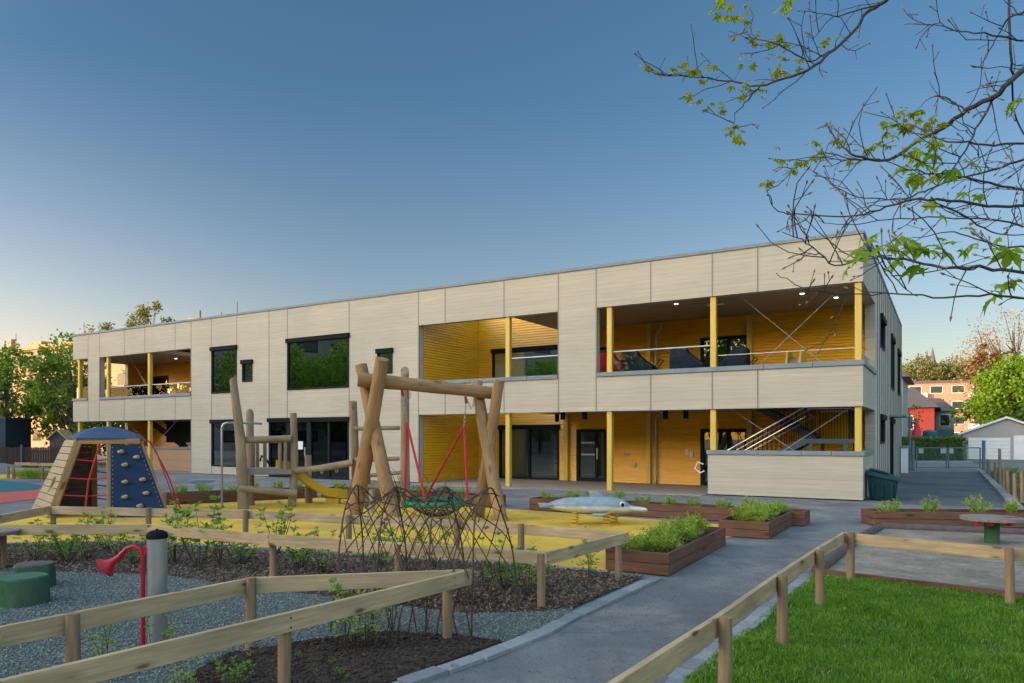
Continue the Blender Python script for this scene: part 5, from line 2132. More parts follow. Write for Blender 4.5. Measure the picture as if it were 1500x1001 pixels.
GS = 'young shrubs in the bark bed'
for px_, py_, i, sc in ((52, 822, 0, .7), (98, 828, 3, 1.1), (128, 822, 0, .85), (160, 812, 1, .8), (200, 830, 3, .9)):
    put_shrub(i, at(px_, py_), sc, 'young leafy shrub in the bark bed left of the speaking tube post', GS)
for px_, py_, i, sc in ((258, 828, 0, .95), (292, 836, 0, 1.15), (322, 832, 2, 1.05), (352, 830, 3, .9), (405, 815, 0, 1.0), (440, 838, 3, 1.0), (475, 842, 1, .75)):
    put_shrub(i, at(px_, py_), sc, 'young leafy shrub between speaking tube post and willow tunnel', GS)
for px_, py_, i, sc in ((560, 832, 3, 1.0), (600, 842, 0, .8), (636, 836, 1, .8), (545, 822, 2, .8)):
    put_shrub(i, at(px_, py_), sc, 'young leafy shrub seen through the rods of the willow tunnel', GS)
for px_, py_, i, sc in ((712, 872, 2, .8), (742, 868, 3, 1.0), (775, 878, 0, .72), (790, 866, 1, .55)):
    put_shrub(i, at(px_, py_), sc, 'young leafy shrub between willow tunnel and fence corner by the path', GS)
put_shrub(0, at(862, 850), .58, 'small young shrub alone at the kerb inside the fence corner beside the path', GS)
GS2 = 'shrubs at the nearest fence'
put_shrub(2, Vector((-3.0, 5.35, 0)), .62, 'tall thin shrub with green tips between the two rails, left of the speaking tube', GS2)
put_shrub(2, Vector((-2.75, 5.6, 0)), .55, 'single thin sapling touching the steel speaking tube post', GS2)
put_shrub(1, Vector((-2.2, 4.8, 0)), .42, 'low pale shrub under the nearest rail at the bottom left', GS2)
put_shrub(3, Vector((-1.95, 5.1, 0)), .5, 'low green shrub peeping under the nearest rail left of its post', GS2)
put_shrub(1, at(535, 952), .62, 'pale leafy shrub beneath the nearest rail at the foot of the willow tunnel', GS2)
put_shrub(0, at(505, 955), .75, 'bushy green shrub beneath the nearest rail beside the pale one', GS2)
put_shrub(2, at(575, 930), .8, 'slim green shrub rising through the gap between the nearest rails', GS2)
for i in range(5):
    put_shrub(3, Vector((-.6 + random.uniform(-1.2, .3), 5.2 + random.uniform(0, .7), 0)), random.uniform(.1, .16), 'tiny weed on the dark soil inside the nearest fence', 'tiny weeds')


# ------------------------------------------------------------------ trees
def tree(name, label, loc, H, Rr, th, tr, nleaf, leaf, mat, seed, group=None, ncl=90, sig=.14, shell=.5, nl=11, lean=(0, 0), cat='tree', bark='bark'):
    rng = np.random.default_rng(seed)
    t = thing(name, label, cat, loc, group)
    L0 = np.array([loc[0], loc[1], loc[2] if len(loc) > 2 else 0])
    zc, rz = (th + H) / 2, (H - th) / 2
    m = MB()
    tp = []
    for k in range(7):
        u = k / 6
        tp.append(L0 + np.array([lean[0] * u + rng.normal() * tr * .5 * u, lean[1] * u + rng.normal() * tr * .5 * u, H * .82 * u]))
    m.tube(tp, [tr * (1 - .8 * k / 6) for k in range(7)], 9)
    d = rng.normal(size=(ncl, 3))
    d = unit(d)
    lob = 1 + .16 * np.sin(d[:, 0] * 5 + seed) * np.cos(d[:, 2] * 4 + seed * .7) + rng.uniform(-.12, .08, ncl)
    rad = rng.uniform(shell, 1, ncl) ** .6 * lob
    C = np.array([lean[0] * .6, lean[1] * .6, zc]) + d * rad[:, None] * np.array([Rr, Rr, rz]) * .9
    for i in rng.choice(ncl, min(nl * 3, ncl), replace=False):
        u = rng.uniform(th / H * .8, .72)
        a = L0 + np.array([lean[0] * u, lean[1] * u, H * u])
        a = np.array(tp[min(int(u / .82 * 6), 6)]) if True else a
        b = L0 + C[i]
        if b[2] < a[2] - rz * .3:
            continue
        mid = (a + b) / 2 + np.array([0, 0, -.08 * np.linalg.norm(b - a)]) + rng.normal(size=3) * .05 * Rr
        r_ = tr * rng.uniform(.25, .45)
        m.tube([a, mid, b], [r_, r_ * .6, r_ * .2], 6)
    m.build('trunk', M[bark], t, smooth=True)
    idx = rng.integers(0, ncl, nleaf)
    Pp = L0 + C[idx] + rng.normal(size=(nleaf, 3)) * Rr * sig * np.array([1, 1, .8]) * rng.uniform(.6, 1.3, ncl)[idx][:, None]
    Dd = rng.normal(size=(nleaf, 3)) + unit(Pp - (L0 + np.array([0, 0, zc]))) * .7
    Dd[:, 2] -= .25
    v, f = leafquads(Pp, Dd, leaf * rng.uniform(.6, 1.25, nleaf), leaf * rng.uniform(.5, .9, nleaf), rng)
    rawmesh('crown', v, f, M[mat], t)
    return t


GL = 'trees beyond the left fence'
tree('broadleaf_tree', 'green broadleaf tree beyond the brown fence, next to the building end', (-27.2, 45.5, 0), 8.3, 2.7, 1.8, .2, 4600, .25, 'crown_left', 1, GL, lean=(-.7, 0), ncl=62, sig=.12)
tree('broadleaf_tree', 'green broadleaf tree with glowing top at the far left edge', (-33.2, 47.5, 0), 8.2, 2.9, 1.6, .2, 4600, .26, 'crown_left', 2, GL, ncl=62, sig=.12)
tree('broadleaf_tree', 'low broad tree filling the gap between the two tall left trees', (-30.2, 49.5, 0), 6.0, 2.6, .6, .16, 4200, .25, 'crown_left', 3, GL, ncl=60, sig=.12)
tree('broadleaf_tree', 'green tree seen through the open left balcony corner', (-25.5, 54, 0), 7.4, 3.4, .5, .2, 5000, .28, 'crown_left', 6, GL)
tree('broadleaf_tree', 'small low tree behind the fence, beneath the balcony corner', (-26.0, 49.0, 0), 4.2, 2.2, .3, .12, 3200, .22, 'crown_left', 7, GL)
tree('birch_tree', 'thin crowned birch showing above the flat roof at the left', (-38.5, 76, 0), 16.0, 2.5, 9, .2, 2600, .28, 'crown_olive', 8, sig=.13, ncl=40)
tree('birch_tree', 'tiny tree tips above the roof edge nearest the left corner', (-40.5, 71, 0), 13.6, 1.8, 9, .15, 600, .28, 'crown_olive', 9, sig=.12, ncl=16)
GR = 'trees on the right'
tree('maple_tree', 'large bright yellow-green maple behind the grey garage', (49.9, 69.5, 0), 9.9, 5.7, 1.2, .32, 19000, .36, 'crown_bright', 12, GR, ncl=190, sig=.10, shell=.55)
tree('copper_tree', 'reddish brown conical tree behind the bright maple', (53.9, 82, 0), 12.4, 1.7, 6.5, .2, 1700, .36, 'crown_red', 14, GR, ncl=40)
tree('budding_tree', 'nearly bare tall tree with golden buds behind the bright maple', (59.5, 86, 0), 17.6, 6.6, 4, .36, 3600, .24, 'crown_bud', 15, GR, ncl=110, sig=.10, nl=26)
tree('copper_shrub', 'dark reddish small tree in front of the red house', (35.0, 64, 0), 4.6, 1.3, .5, .08, 500, .22, 'crown_red', 16, GR, ncl=30)
for i, (px_, top, Rr, mt) in enumerate(((1345, 521, 9, 'crown_olive'), (1330, 534, 6, 'crown_olive'), (1372, 528, 8, 'crown_bud'), (1392, 529, 7, 'crown_olive'), (1412, 521, 9, 'crown_olive'), (1432, 527, 8, 'crown_bud'), (1382, 533, 8, 'crown_olive'))):
    p = atY(px_, top, 300 + (i % 3) * 14)
    tree('hill_tree', ['broad olive tree on the hill left of the church spires', 'low tree on the hill beside the building edge', 'golden tree on the hill just right of the spires',
                       'olive tree in the middle of the hill', 'tall olive tree on the hill near the bright maple', 'golden hill tree half hidden by the maple', 'low olive tree between the two tall hill trees'][i],
         (p.x, p.y, p.z - 24), 24, Rr, 5, .5, 2600, 1.1, mt, 40 + i, 'trees on the hill', ncl=60, sig=.15)

# ------------------------------------------------------------------ behind the building on the right
def house(name, label, cat, c, rz, wx, dy, ez, rise, wall, roofm, ridge='x', over=.4, wins=(), trim=None, fl0=0.0):
    """c: middle of the front wall; wins on the front: (x0,x1,z0,z1)"""
    t = bpy.data.objects.new(name, None)
    COL.objects.link(t)
    t.location = (c[0], c[1], fl0)
    t.rotation_euler = (0, 0, rz)
    OFF[t.name] = Vector((0, 0, 0))
    tag(t, label, cat)
    m = MB()
    x0, x1 = -wx / 2, wx / 2
    wallgrid(m, x0, x1, 0, ez, [(w_[0], w_[1], w_[2], w_[3]) for w_ in wins], 0, .25)
    m.box(x0, x0 + .25, .25, dy, 0, ez)
    m.box(x1 - .25, x1, .25, dy, 0, ez)
    m.box(x0 + .25, x1 - .25, dy - .25, dy, 0, ez)
    if rise > 0 and ridge == 'y':
        m.add([(x0, .02, ez), (x1, .02, ez), (0, .02, ez + rise), (x0, .25, ez), (x1, .25, ez), (0, .25, ez + rise)], [(0, 1, 2), (5, 4, 3), (0, 3, 4, 1), (1, 4, 5, 2), (2, 5, 3, 0)])
    m.build('wall', wall, t)
    m = MB()
    if rise <= 0:
        m.box(x0 - over, x1 + over, -over, dy + over, ez, ez + .25)
    elif ridge == 'x':
        sl = rise / (dy / 2)
        for s_ in (0, 1):
            ya, yb = (-over, dy / 2) if s_ == 0 else (dy + over, dy / 2)
            za = ez - over * sl
            m.add([(x0 - over, ya, za), (x1 + over, ya, za), (x1 + over, yb, ez + rise), (x0 - over, yb, ez + rise),
                   (x0 - over, ya, za + .2), (x1 + over, ya, za + .2), (x1 + over, yb, ez + rise + .2), (x0 - over, yb, ez + rise + .2)],
                  [(0, 3, 2, 1), (4, 5, 6, 7), (0, 1, 5, 4), (1, 2, 6, 5), (2, 3, 7, 6), (3, 0, 4, 7)])
    elif ridge == 'hip':
        q = [(x0 - over, -over, ez - .1), (x1 + over, -over, ez - .1), (x1 + over, dy + over, ez - .1), (x0 - over, dy + over, ez - .1), (x0 + wx * .3, dy / 2, ez + rise), (x1 - wx * .3, dy / 2, ez + rise)]
        m.add(q, [(0, 1, 5, 4), (1, 2, 5), (2, 3, 4, 5), (3, 0, 4), (3, 2, 1, 0)])
    else:
        sl = rise / (wx / 2)
        for s_ in (-1, 1):
            xa = s_ * (wx / 2 + over)
            za = ez - over * sl
            m.add([(xa, -over, za), (xa, dy + over, za), (0, dy + over, ez + rise), (0, -over, ez + rise), (xa, -over, za + .16), (xa, dy + over, za + .16), (0, dy + over, ez + rise + .16), (0, -over, ez + rise + .16)],
                  [(0, 3, 2, 1), (4, 5, 6, 7), (0, 1, 5, 4), (1, 2, 6, 5), (2, 3, 7, 6), (3, 0, 4, 7)])
    m.build('roof', roofm, t)
    for w_ in wins:
        kind = w_[4] if len(w_) > 4 else 'window'
        m = MB()
        if kind == 'door':
            m.box(w_[0], w_[1], .05, .12, w_[2], w_[3])
            o = m.build('door', M['white'], t)
            continue
        m.box(w_[0], w_[0] + .08, -.03, .1, w_[2], w_[3])
        m.box(w_[1] - .08, w_[1], -.03, .1, w_[2], w_[3])
        m.box(w_[0] + .08, w_[1] - .08, -.03, .1, w_[2], w_[2] + .08)
        m.box(w_[0] + .08, w_[1] - .08, -.03, .1, w_[3] - .08, w_[3])
        fr_ = m.build('window', trim or M['white'], t)
        m = MB()
        m.box(w_[0] + .07, w_[1] - .07, .04, .06, w_[2] + .07, w_[3] - .07)
        m.build('pane', M['dark_pane'], fr_)
    return t


pm, n_, p_ = newmat('dark pane')
p_.inputs['Base Color'].default_value = (.03, .04, .05, 1)
p_.inputs['Roughness'].default_value = .06
M['dark_pane'] = pm

gr = house('garage', 'light grey board garage with white doors and low gable roof', 'garage', (39.1, 57.2, 0), B_ROT, 5.9, 7, 2.05, 1.2, M['garage'], M['white'], 'y', .25,
           wins=((-2.55, .25, .0, 1.80, 'door'), (.45, 1.75, .0, 1.95, 'door')))
m = MB()
for k in range(6):
    m.box(-2.5, .2, .035, .05, .28 + k * .29, .295 + k * .29)
m.build('door_groove', M['concrete'], gr)
MB().box(-2.68, -2.60, -.12, .0, 1.2, 1.5).build('wall_lantern', M['black'], gr)
house('red_house', 'red board house with dark hip roof behind the hedge', 'house', (38.2, 71.8, 0), B_ROT, 6.4, 8, 4.75, 2.1, M['red_house'], M['roof_tile'], 'hip', .5,
      wins=((.55, 1.45, 2.5, 3.9), (2.15, 2.85, .5, 2.2)))
gh = house('grey_house', 'blue-grey house with teal balcony right of the red house', 'house', (44.9, 77.5, 0), B_ROT, 4.2, 8, 4.6, 1.5, M['grey_house'], M['roof_tile'], 'hip', .4,
           wins=((.75, 1.75, 2.9, 4.2), (.6, 1.7, .6, 1.3)))
MB().box(.3, 2.1, -.35, -.05, 1.5, 2.55).build('balcony', mk('teal balcony boards', (.12, .22, .26), (.10, .185, .22), rough=.7, scale=3, stretch=(9, 9, .4)), gh)
house('corner_house', 'pale grey house with dark eaves peeping past the building corner', 'house', (25.9, 53.5, 0), B_ROT, 5.2, 9, 6.2, 1.9, M['grey_house'], M['roof_tile'], 'hip', .5,
      wins=((1.2, 2.2, 3.6, 5.0),))


def block(name, label, c, rz, wx, dy, H, mat, floors, cols, z0=0, bal=None, wm=None):
    t = bpy.data.objects.new(name, None)
    COL.objects.link(t)
    t.location = (c[0], c[1], z0)
    t.rotation_euler = (0, 0, rz)
    OFF[t.name] = Vector((0, 0, 0))
    tag(t, label, 'building')
    m = MB()
    m.box(-wx / 2, wx / 2, 0, dy, 0, H)
    m.build('wall', mat, t)
    MB().box(-wx / 2 - .3, wx / 2 + .3, -.3, dy + .3, H, H + .5).build('roof', M['roof_tile'] if bal else mat, t)
    fh = H / floors
    cw = wx / cols
    for i in range(floors):
        for j in range(cols):
            x = -wx / 2 + cw * (j + .5)
            z = fh * i + fh * .32
            isb = bal and (j % 3 == bal - 1)
            f_ = MB().box(x - cw * .30, x + cw * .30, -.06, .1, z, z + fh * .5).build('window', M['white'] if bal else (wm or M['frame']), t)
            MB().box(x - cw * .30 + .12, x + cw * .30 - .12, -.075, -.055, z + .12, z + fh * .5 - .12).build('pane', M['dark_pane'], f_)
            if isb:
                MB().box(x - cw * .55, x + cw * .55, -1.3, -.1, fh * i + .1, fh * i + 1.15).build('balcony', M['white'], t, bevel=.05)
    return t


block('apartment_block', 'peach coloured apartment block with white balconies below the wooded hill', (91.5, 156, 0), B_ROT + .12, 20, 11, 13.4, M['peach'], 4, 5, 0, bal=2)
block('apartment_block', 'grey end block beside the peach apartment block, half hidden by the maple', (99.5, 158, 0), B_ROT + .1, 7, 11, 12.6, M['concrete'], 4, 2, 0)
fb = block('office_block', 'long sunlit warm block behind the left trees', (-68, 102, 0), B_ROT, 66, 12, 14.0, M['warm_block'], 4, 16, 0, wm=M['concrete'])
m = MB()
m.box(8, 20, 2, 8, 14.5, 15.6)
m.box(-4, -1, 2, 6, 14.5, 15.6)
for x in (-6, 12):
    m.tube([(x, 1, 14.4), (x, 1, 17.0)], .06, 6)
m.box(-8, -7.4, 1, 1.6, 14.5, 16.2)
m.build('roof_plant', M['warm_block'], fb)

fb2 = block('office_block', 'small sunlit block just showing over the flat roof right of the birch', (-38.5, 93, 0), B_ROT + .3, 6.5, 5, 16.6, M['warm_block'], 5, 3, 0, wm=M['concrete'])
m = MB()
m.tube([(-2.6, 1, 17), (-2.6, 1, 18.3)], .12, 6)
m.tube([(.6, 1, 17), (.6, 1, 18.0)], .05, 6)
m.tube([(2.9, 1, 17), (2.9, 1, 19.2)], .07, 6)
m.build('roof_vent', M['roof_tile'], fb2)

# hill, church
hm = MB()
nx, ny = 40, 14
vs = []
for j in range(ny + 1):
    for i in range(nx + 1):
        x, y = 60 + 280 * i / nx, 230 + 330 * j / ny
        e_ = math.sin(math.pi * min(max((x - 60) / 280, 0), 1)) ** .7
        h_ = 26 * e_ * min(1, (y - 230) / 110) + 1.2 * math.sin(x * .13) * math.sin(y * .11)
        vs.append((x, y, h_ - 1.5))
fs = [(j * (nx + 1) + i, j * (nx + 1) + i + 1, (j + 1) * (nx + 1) + i + 1, (j + 1) * (nx + 1) + i) for j in range(ny) for i in range(nx)]
hm.add(vs, fs)
o = hm.build('hill', M['hill'], smooth=True)
o['kind'] = 'structure'
ch = thing('church', 'distant church with two tall pointed spires above the hill trees', 'church', (*atY(1361, 640, 430)[:2], 20))
for px_, top, w_ in ((1357.5, 513, 4.2), (1366, 509, 5.4)):
    p = atY(px_, top, 430)
    m = MB()
    m.lathe([(w_ * .72, 20), (w_ * .72, 36), (w_ * .5, 37)], (p.x, p.y, 0), 8)
    m.build('tower', M['church'], ch)
    m = MB()
    m.lathe([(w_ * .66, 36.4), (.15, p.z)], (p.x, p.y, 0), 8)
    m.build('spire', M['church'], ch)

# hedge
hg = thing('hedge', 'clipped green hedge behind the double gate', 'hedge', (29.0, 50.6, 0))
rng = np.random.default_rng(8)
n = 9000
P = rng.uniform([26.6, 50.0, .1], [31.4, 51.2, 1.72], (n, 3))
face = rng.random(n)
P[face < .55, 1] = 50.0 + rng.normal(size=(face < .55).sum()) * .07
P[(face >= .55) & (face < .8), 2] = 1.68 + rng.normal(size=((face >= .55) & (face < .8)).sum()) * .06
D = rng.normal(size=(n, 3)) + np.array([0, -.6, .3])
v, f = leafquads(P, D, rng.uniform(.07, .15, n), rng.uniform(.05, .09, n), rng)
rawmesh('foliage', v, f, M['hedge'], hg)
MB().box(26.8, 31.2, 50.12, 51.1, .02, 1.6).build('branches', M['bark'], hg)
MB().box(27, 31.4, 49.3, 49.6, 0, .16).build('kerb', M['kerb'], hg)

# gate
gt = thing('double_gate', 'blue-grey steel double gate closing the driveway', 'gate', (22.9, 38.3, 0))
GY = 38.3
X = lambda px: (px - 750) / F * GY
for px_, z1 in ((1337.5, 1.45), (1441, 1.45)):
    MB().box(X(px_) - .06, X(px_) + .06, GY - .06, GY + .06, 0, z1 + .15).build('post', M['gate'], gt)
for a, b, in ((1342.5, 1386.5), (1389.5, 1436)):
    m = MB()
    for z in (.18, 1.22):
        m.beam((X(a), GY, z), (X(b), GY, z), .05, .05)
    for x in (a, b):
        m.beam((X(x), GY, .12), (X(x), GY, 1.22), .05, .05)
    lf_ = m.build('gate_leaf', M['gate'], gt)
    m = MB()
    k = int((X(b) - X(a)) / .05)
    for i in range(1, k):
        x = X(a) + (X(b) - X(a)) * i / k
        m.box(x - .003, x + .003, GY - .004, GY + .004, .2, 1.2)
    m.build('wire_mesh', M['gate'], lf_)
for a, b in ((1345, 1352), (1377, 1385), (1390, 1396)):
    MB().box(X(a), X(b), GY - .05, GY - .035, .92, 1.18).build('sign_plate', M['steel'], gt)
po = thing('fence_post', 'tall blue-grey steel post at the building end left of the gate', 'post', (X(1329.5), GY - .2, 0))
MB().lathe([(.055, 0), (.055, 3.0)], (X(1329.5), GY - .2, 0), 12).build('shaft', M['gate'], po, smooth=True)
MB().lathe([(.07, 3.0), (.06, 3.05)], (X(1329.5), GY - .2, 0), 12).build('cap', M['gate'], po)
wl = bthing('white_pillar', 'low white pillar with grey cap against the end of the side wall', 'pillar', (.2, 18.6, 0))
MB().box(.06, .36, 18.3, 19.0, 0, 1.25).build('shaft', M['white'], wl)
MB().box(.045, .40, 18.25, 19.05, 1.251, 1.36).build('cap', M['coping'], wl)
sf = bthing('screen_fence', 'black screened fence on the right of the driveway', 'fence', (6.0, 10, 0))
m = MB()
p0, p1 = bworld(7.15, 2.0), bworld(6.6, 19.3)
# in building axes
for k in range(9):
    y = 2.0 + 17.3 * k / 8
    MB().tube([(7.15 - .55 * k / 8, y + .04, 0), (7.15 - .55 * k / 8, y + .04, 1.5)], .03, 8).build('post', M['black'], sf)
    if k < 8:
        y2 = 2.0 + 17.3 * (k + 1) / 8
        xx, xx2 = 7.12 - .55 * k / 8, 7.12 - .55 * (k + 1) / 8
        mm_ = MB()
        mm_.add([(xx, y + .03, .05), (xx2, y2 - .03, .05), (xx2, y2 - .03, 1.40), (xx, y + .03, 1.40), (xx + .02, y + .03, .05), (xx2 + .02, y2 - .03, .05), (xx2 + .02, y2 - .03, 1.40), (xx + .02, y + .03, 1.40)],
                [(0, 1, 2, 3), (7, 6, 5, 4), (0, 4, 5, 1), (1, 5, 6, 2), (2, 6, 7, 3), (3, 7, 4, 0)])
        mm_.build('screen_panel', M['black_mesh'], sf)
MB().tube([(7.10, 2.0, 1.42), (6.55, 19.3, 1.42)], .025, 8).build('top_rail', M['steel'], sf, smooth=True)
i = 0
for x, top, bot in ((912, 330, 470), (925, 340, 480), (938, 335, 490), (990, 360, 540), (1035, 235, 590), (1068, 415, 620), (1108, 430, 670), (1168, 460, 720), (1235, 435, 740), (1290, 440, 800)):
    px_, y0_, y1_ = 1300 + x / 6.255, 620 + top / 6.255, 620 + bot / 6.255
    b = at(px_, y1_)
    zt_ = CH + (HOR - y0_) / F * b.y
    tl = i == 4
    o = log('wooden_stake', (b.x, b.y, 0), (b.x + random.uniform(-.04, .04), b.y, zt_), .045 if not tl else .05, .045, M['grey_log'] if i % 3 else M['pine_post'], None, n=9, seg=3)
    tag(o, 'tallest thin wooden stake in the planted strip' if tl else 'short round wooden stake in the planted strip right of the driveway', 'stake', None if tl else 'stakes beside the driveway')
    i += 1
for k in range(44):
    p = bworld(random.uniform(3.9, 6.3), random.uniform(-1.8, 20))
    put_clump(p, .02, random.uniform(.7, 1.35), 'low green plant in the strip between driveway kerb and black fence', 'plants of the driveway strip')

# parasol and tub behind the hedge
ps = thing('closed_parasol', 'closed pink parasol standing behind the hedge', 'parasol', (33.6, 60, 0))
MB().lathe([(.03, 0), (.03, 1.2)], (33.6, 60, 0), 8).build('pole', M['steel'], ps)
MB().lathe([(.42, 1.0), (.48, 1.5), (.40, 2.1), (.26, 2.5), (.10, 2.9), (.03, 3.0)], (33.6, 60, 0), 10, jit=[1, .85] * 5).build('canopy', M['pink'], ps, smooth=True)
tu = thing('garden_tub', 'teal round covered tub behind the hedge beside the parasol', 'tub', (34.6, 60, 0))
MB().lathe([(.40, .9), (.52, 1.5), (.56, 2.15)], (34.65, 60, 0), 18).build('body', mk('teal cover', (.01, .11, .14), rough=.5), tu, smooth=True)
MB().lathe([(.58, 2.15), (.5, 2.3), (.1, 2.38)], (34.65, 60, 0), 18).build('lid', mk('teal lid', (.012, .13, .16), rough=.5), tu, smooth=True)
for s_ in (-.35, .35):
    MB().box(34.65 + s_ - .03, 34.65 + s_ + .03, 59.97, 60.03, 0, 1.0).build('leg', M['black'], tu)

# ------------------------------------------------------------------ left background
bf = thing('plank_fence', 'dark red-brown plank fence under the left trees', 'fence', (-30, 40.5, 0))
A_, B_ = Vector((-36.5, 39.6, 0)), Vector((-24.9, 41.6, 0))
nb = 92
for s_ in range(4):
    m = MB()
    for k in range(23):
        u0, u1 = (s_ * 23 + k) / nb, (s_ * 23 + k + .86) / nb
        a, b = A_.lerp(B_, u0), A_.lerp(B_, u1)
        m.beam(a + Vector((0, 0, .62)), b + Vector((0, 0, .62)), .022, 1.14 + .02 * ((k * 7) % 3))
    for z in (.35, .95):
        a, b = A_.lerp(B_, s_ / 4), A_.lerp(B_, (s_ + 1) / 4)
        m.beam(a + Vector((.01, .04, z)), b + Vector((-.01, .04, z)), .04, .09)
    m.build('plank_panel', M['brown_fence'], bf)
for k in range(5):
    p = A_.lerp(B_, k / 4)
    MB().box(p.x - .05, p.x + .05, p.y - .13, p.y - .03, 0, 1.35).build('post', M['gate'], bf)
sh_ = house('storage_shed', 'dark blue storage shed behind the brown fence at the left edge', 'shed', (-34.0, 45.0, 0), 0, 5.0, 2.4, 2.75, 0, M['teal_box'], M['teal_box'], over=.05, wins=((-.2, .7, 1.5, 2.2),))
bh = thing('playhouse', 'small wooden playhouse gable rising above the brown fence', 'playhouse', (-26.6, 42.6, 0))
MB().box(-27.1, -26.1, 42.4, 43.2, 0, 1.7).build('wall', M['dark_wood'], bh)
m = MB()
for s_ in (-1, 1):
    m.beam((-26.6 + s_ * .62, 42.8, 1.62), (-26.6, 42.8, 2.2), 1.1, .06, up=(0, 0, 1))
m.build('roof', M['pine'], bh)
m = MB()
m.add([(-27.1, 42.42, 1.7), (-26.1, 42.42, 1.7), (-26.6, 42.42, 2.15), (-27.1, 43.15, 1.7), (-26.1, 43.15, 1.7), (-26.6, 43.15, 2.15)], [(0, 1, 2), (5, 4, 3), (0, 3, 4, 1), (1, 4, 5, 2), (2, 5, 3, 0)])
m.build('gable', M['dark_wood'], bh)
lb = thing('low_board_fence', 'low pale board edging with short posts at the far left of the playground', 'fence', (-20.5, 32.5, 0))
for (a, b, z) in ((at(10, 699), at(80, 702), .42), (at(22, 690), at(98, 692), .45)):
    board('rail', a + Vector((0, 0, z)), b + Vector((0, 0, z)), .16, .05, M['pine'], lb)
for px_, py_ in ((12, 701), (20, 702), (62, 703)):
    p = at(px_, py_)
    log('post', (p.x, p.y, -.05), (p.x, p.y, .5), .06, .055, M['pine_post'], lb, n=8, seg=2)
for k in range(9):
    p = at(26 + k * 5.6, 700 + (k % 3))
    put_clump(p, .01, random.uniform(1.0, 1.5), 'bushy green plant behind the low board edging at the far left', 'plants at the far left edging')
md = MB().sphere((-25.5, 35.2, 0), (2.0, 1.2, .55), 20, 8).build('rubber_mound', mk('grey rubber', (.17, .18, .20), rough=.9, scale=30), smooth=True)
tag(md, 'smooth grey play mound at the far left edge', 'mound')

# ------------------------------------------------------------------ out of frame left: blocks added to shade the yard, trees reflected in windows
block('shade_block', 'tall plain block added out of view on the left to shade the yard and facade', (-82, -14, 0), R(90), 46, 12, 18.5, M['concrete'], 6, 9)
block('shade_block', 'lower plain block added out of view behind the garden trees to shade the facade', (-83, 17.6, 0), R(90), 20, 12, 16.2, M['concrete'], 5, 4)
proto = tree('garden_tree', 'leafy garden tree standing out of frame left of the playground', (-38, 14, 0), 10.2, 4.2, 1.6, .25, 5200, .34, 'crown_bright', 70, 'garden trees on the left', ncl=110)
for i, (x, y, s_) in enumerate(((-36, 22, .95), (-40, 6, 1.0), (-44, 27, 1.1), (-41, 34, .95), (-47, 17, 1.15), (-38, -3, 1.0), (-46, -1, 1.1), (-33, -9, .95), (-27, -14, 1.05), (-20, -18, 1.0), (-13, -21, 1.05), (-5, -23, .95), (3, -24, 1.0), (-38, -18, 1.2), (-9, -31, 1.25), (-24, -27, 1.25), (-44, -30, 1.9), (-34, -34, 2.0), (-52, -22, 1.9), (-22, -38, 1.8))):
    dup(proto, (x, y, 0), i * 1.3, s_)

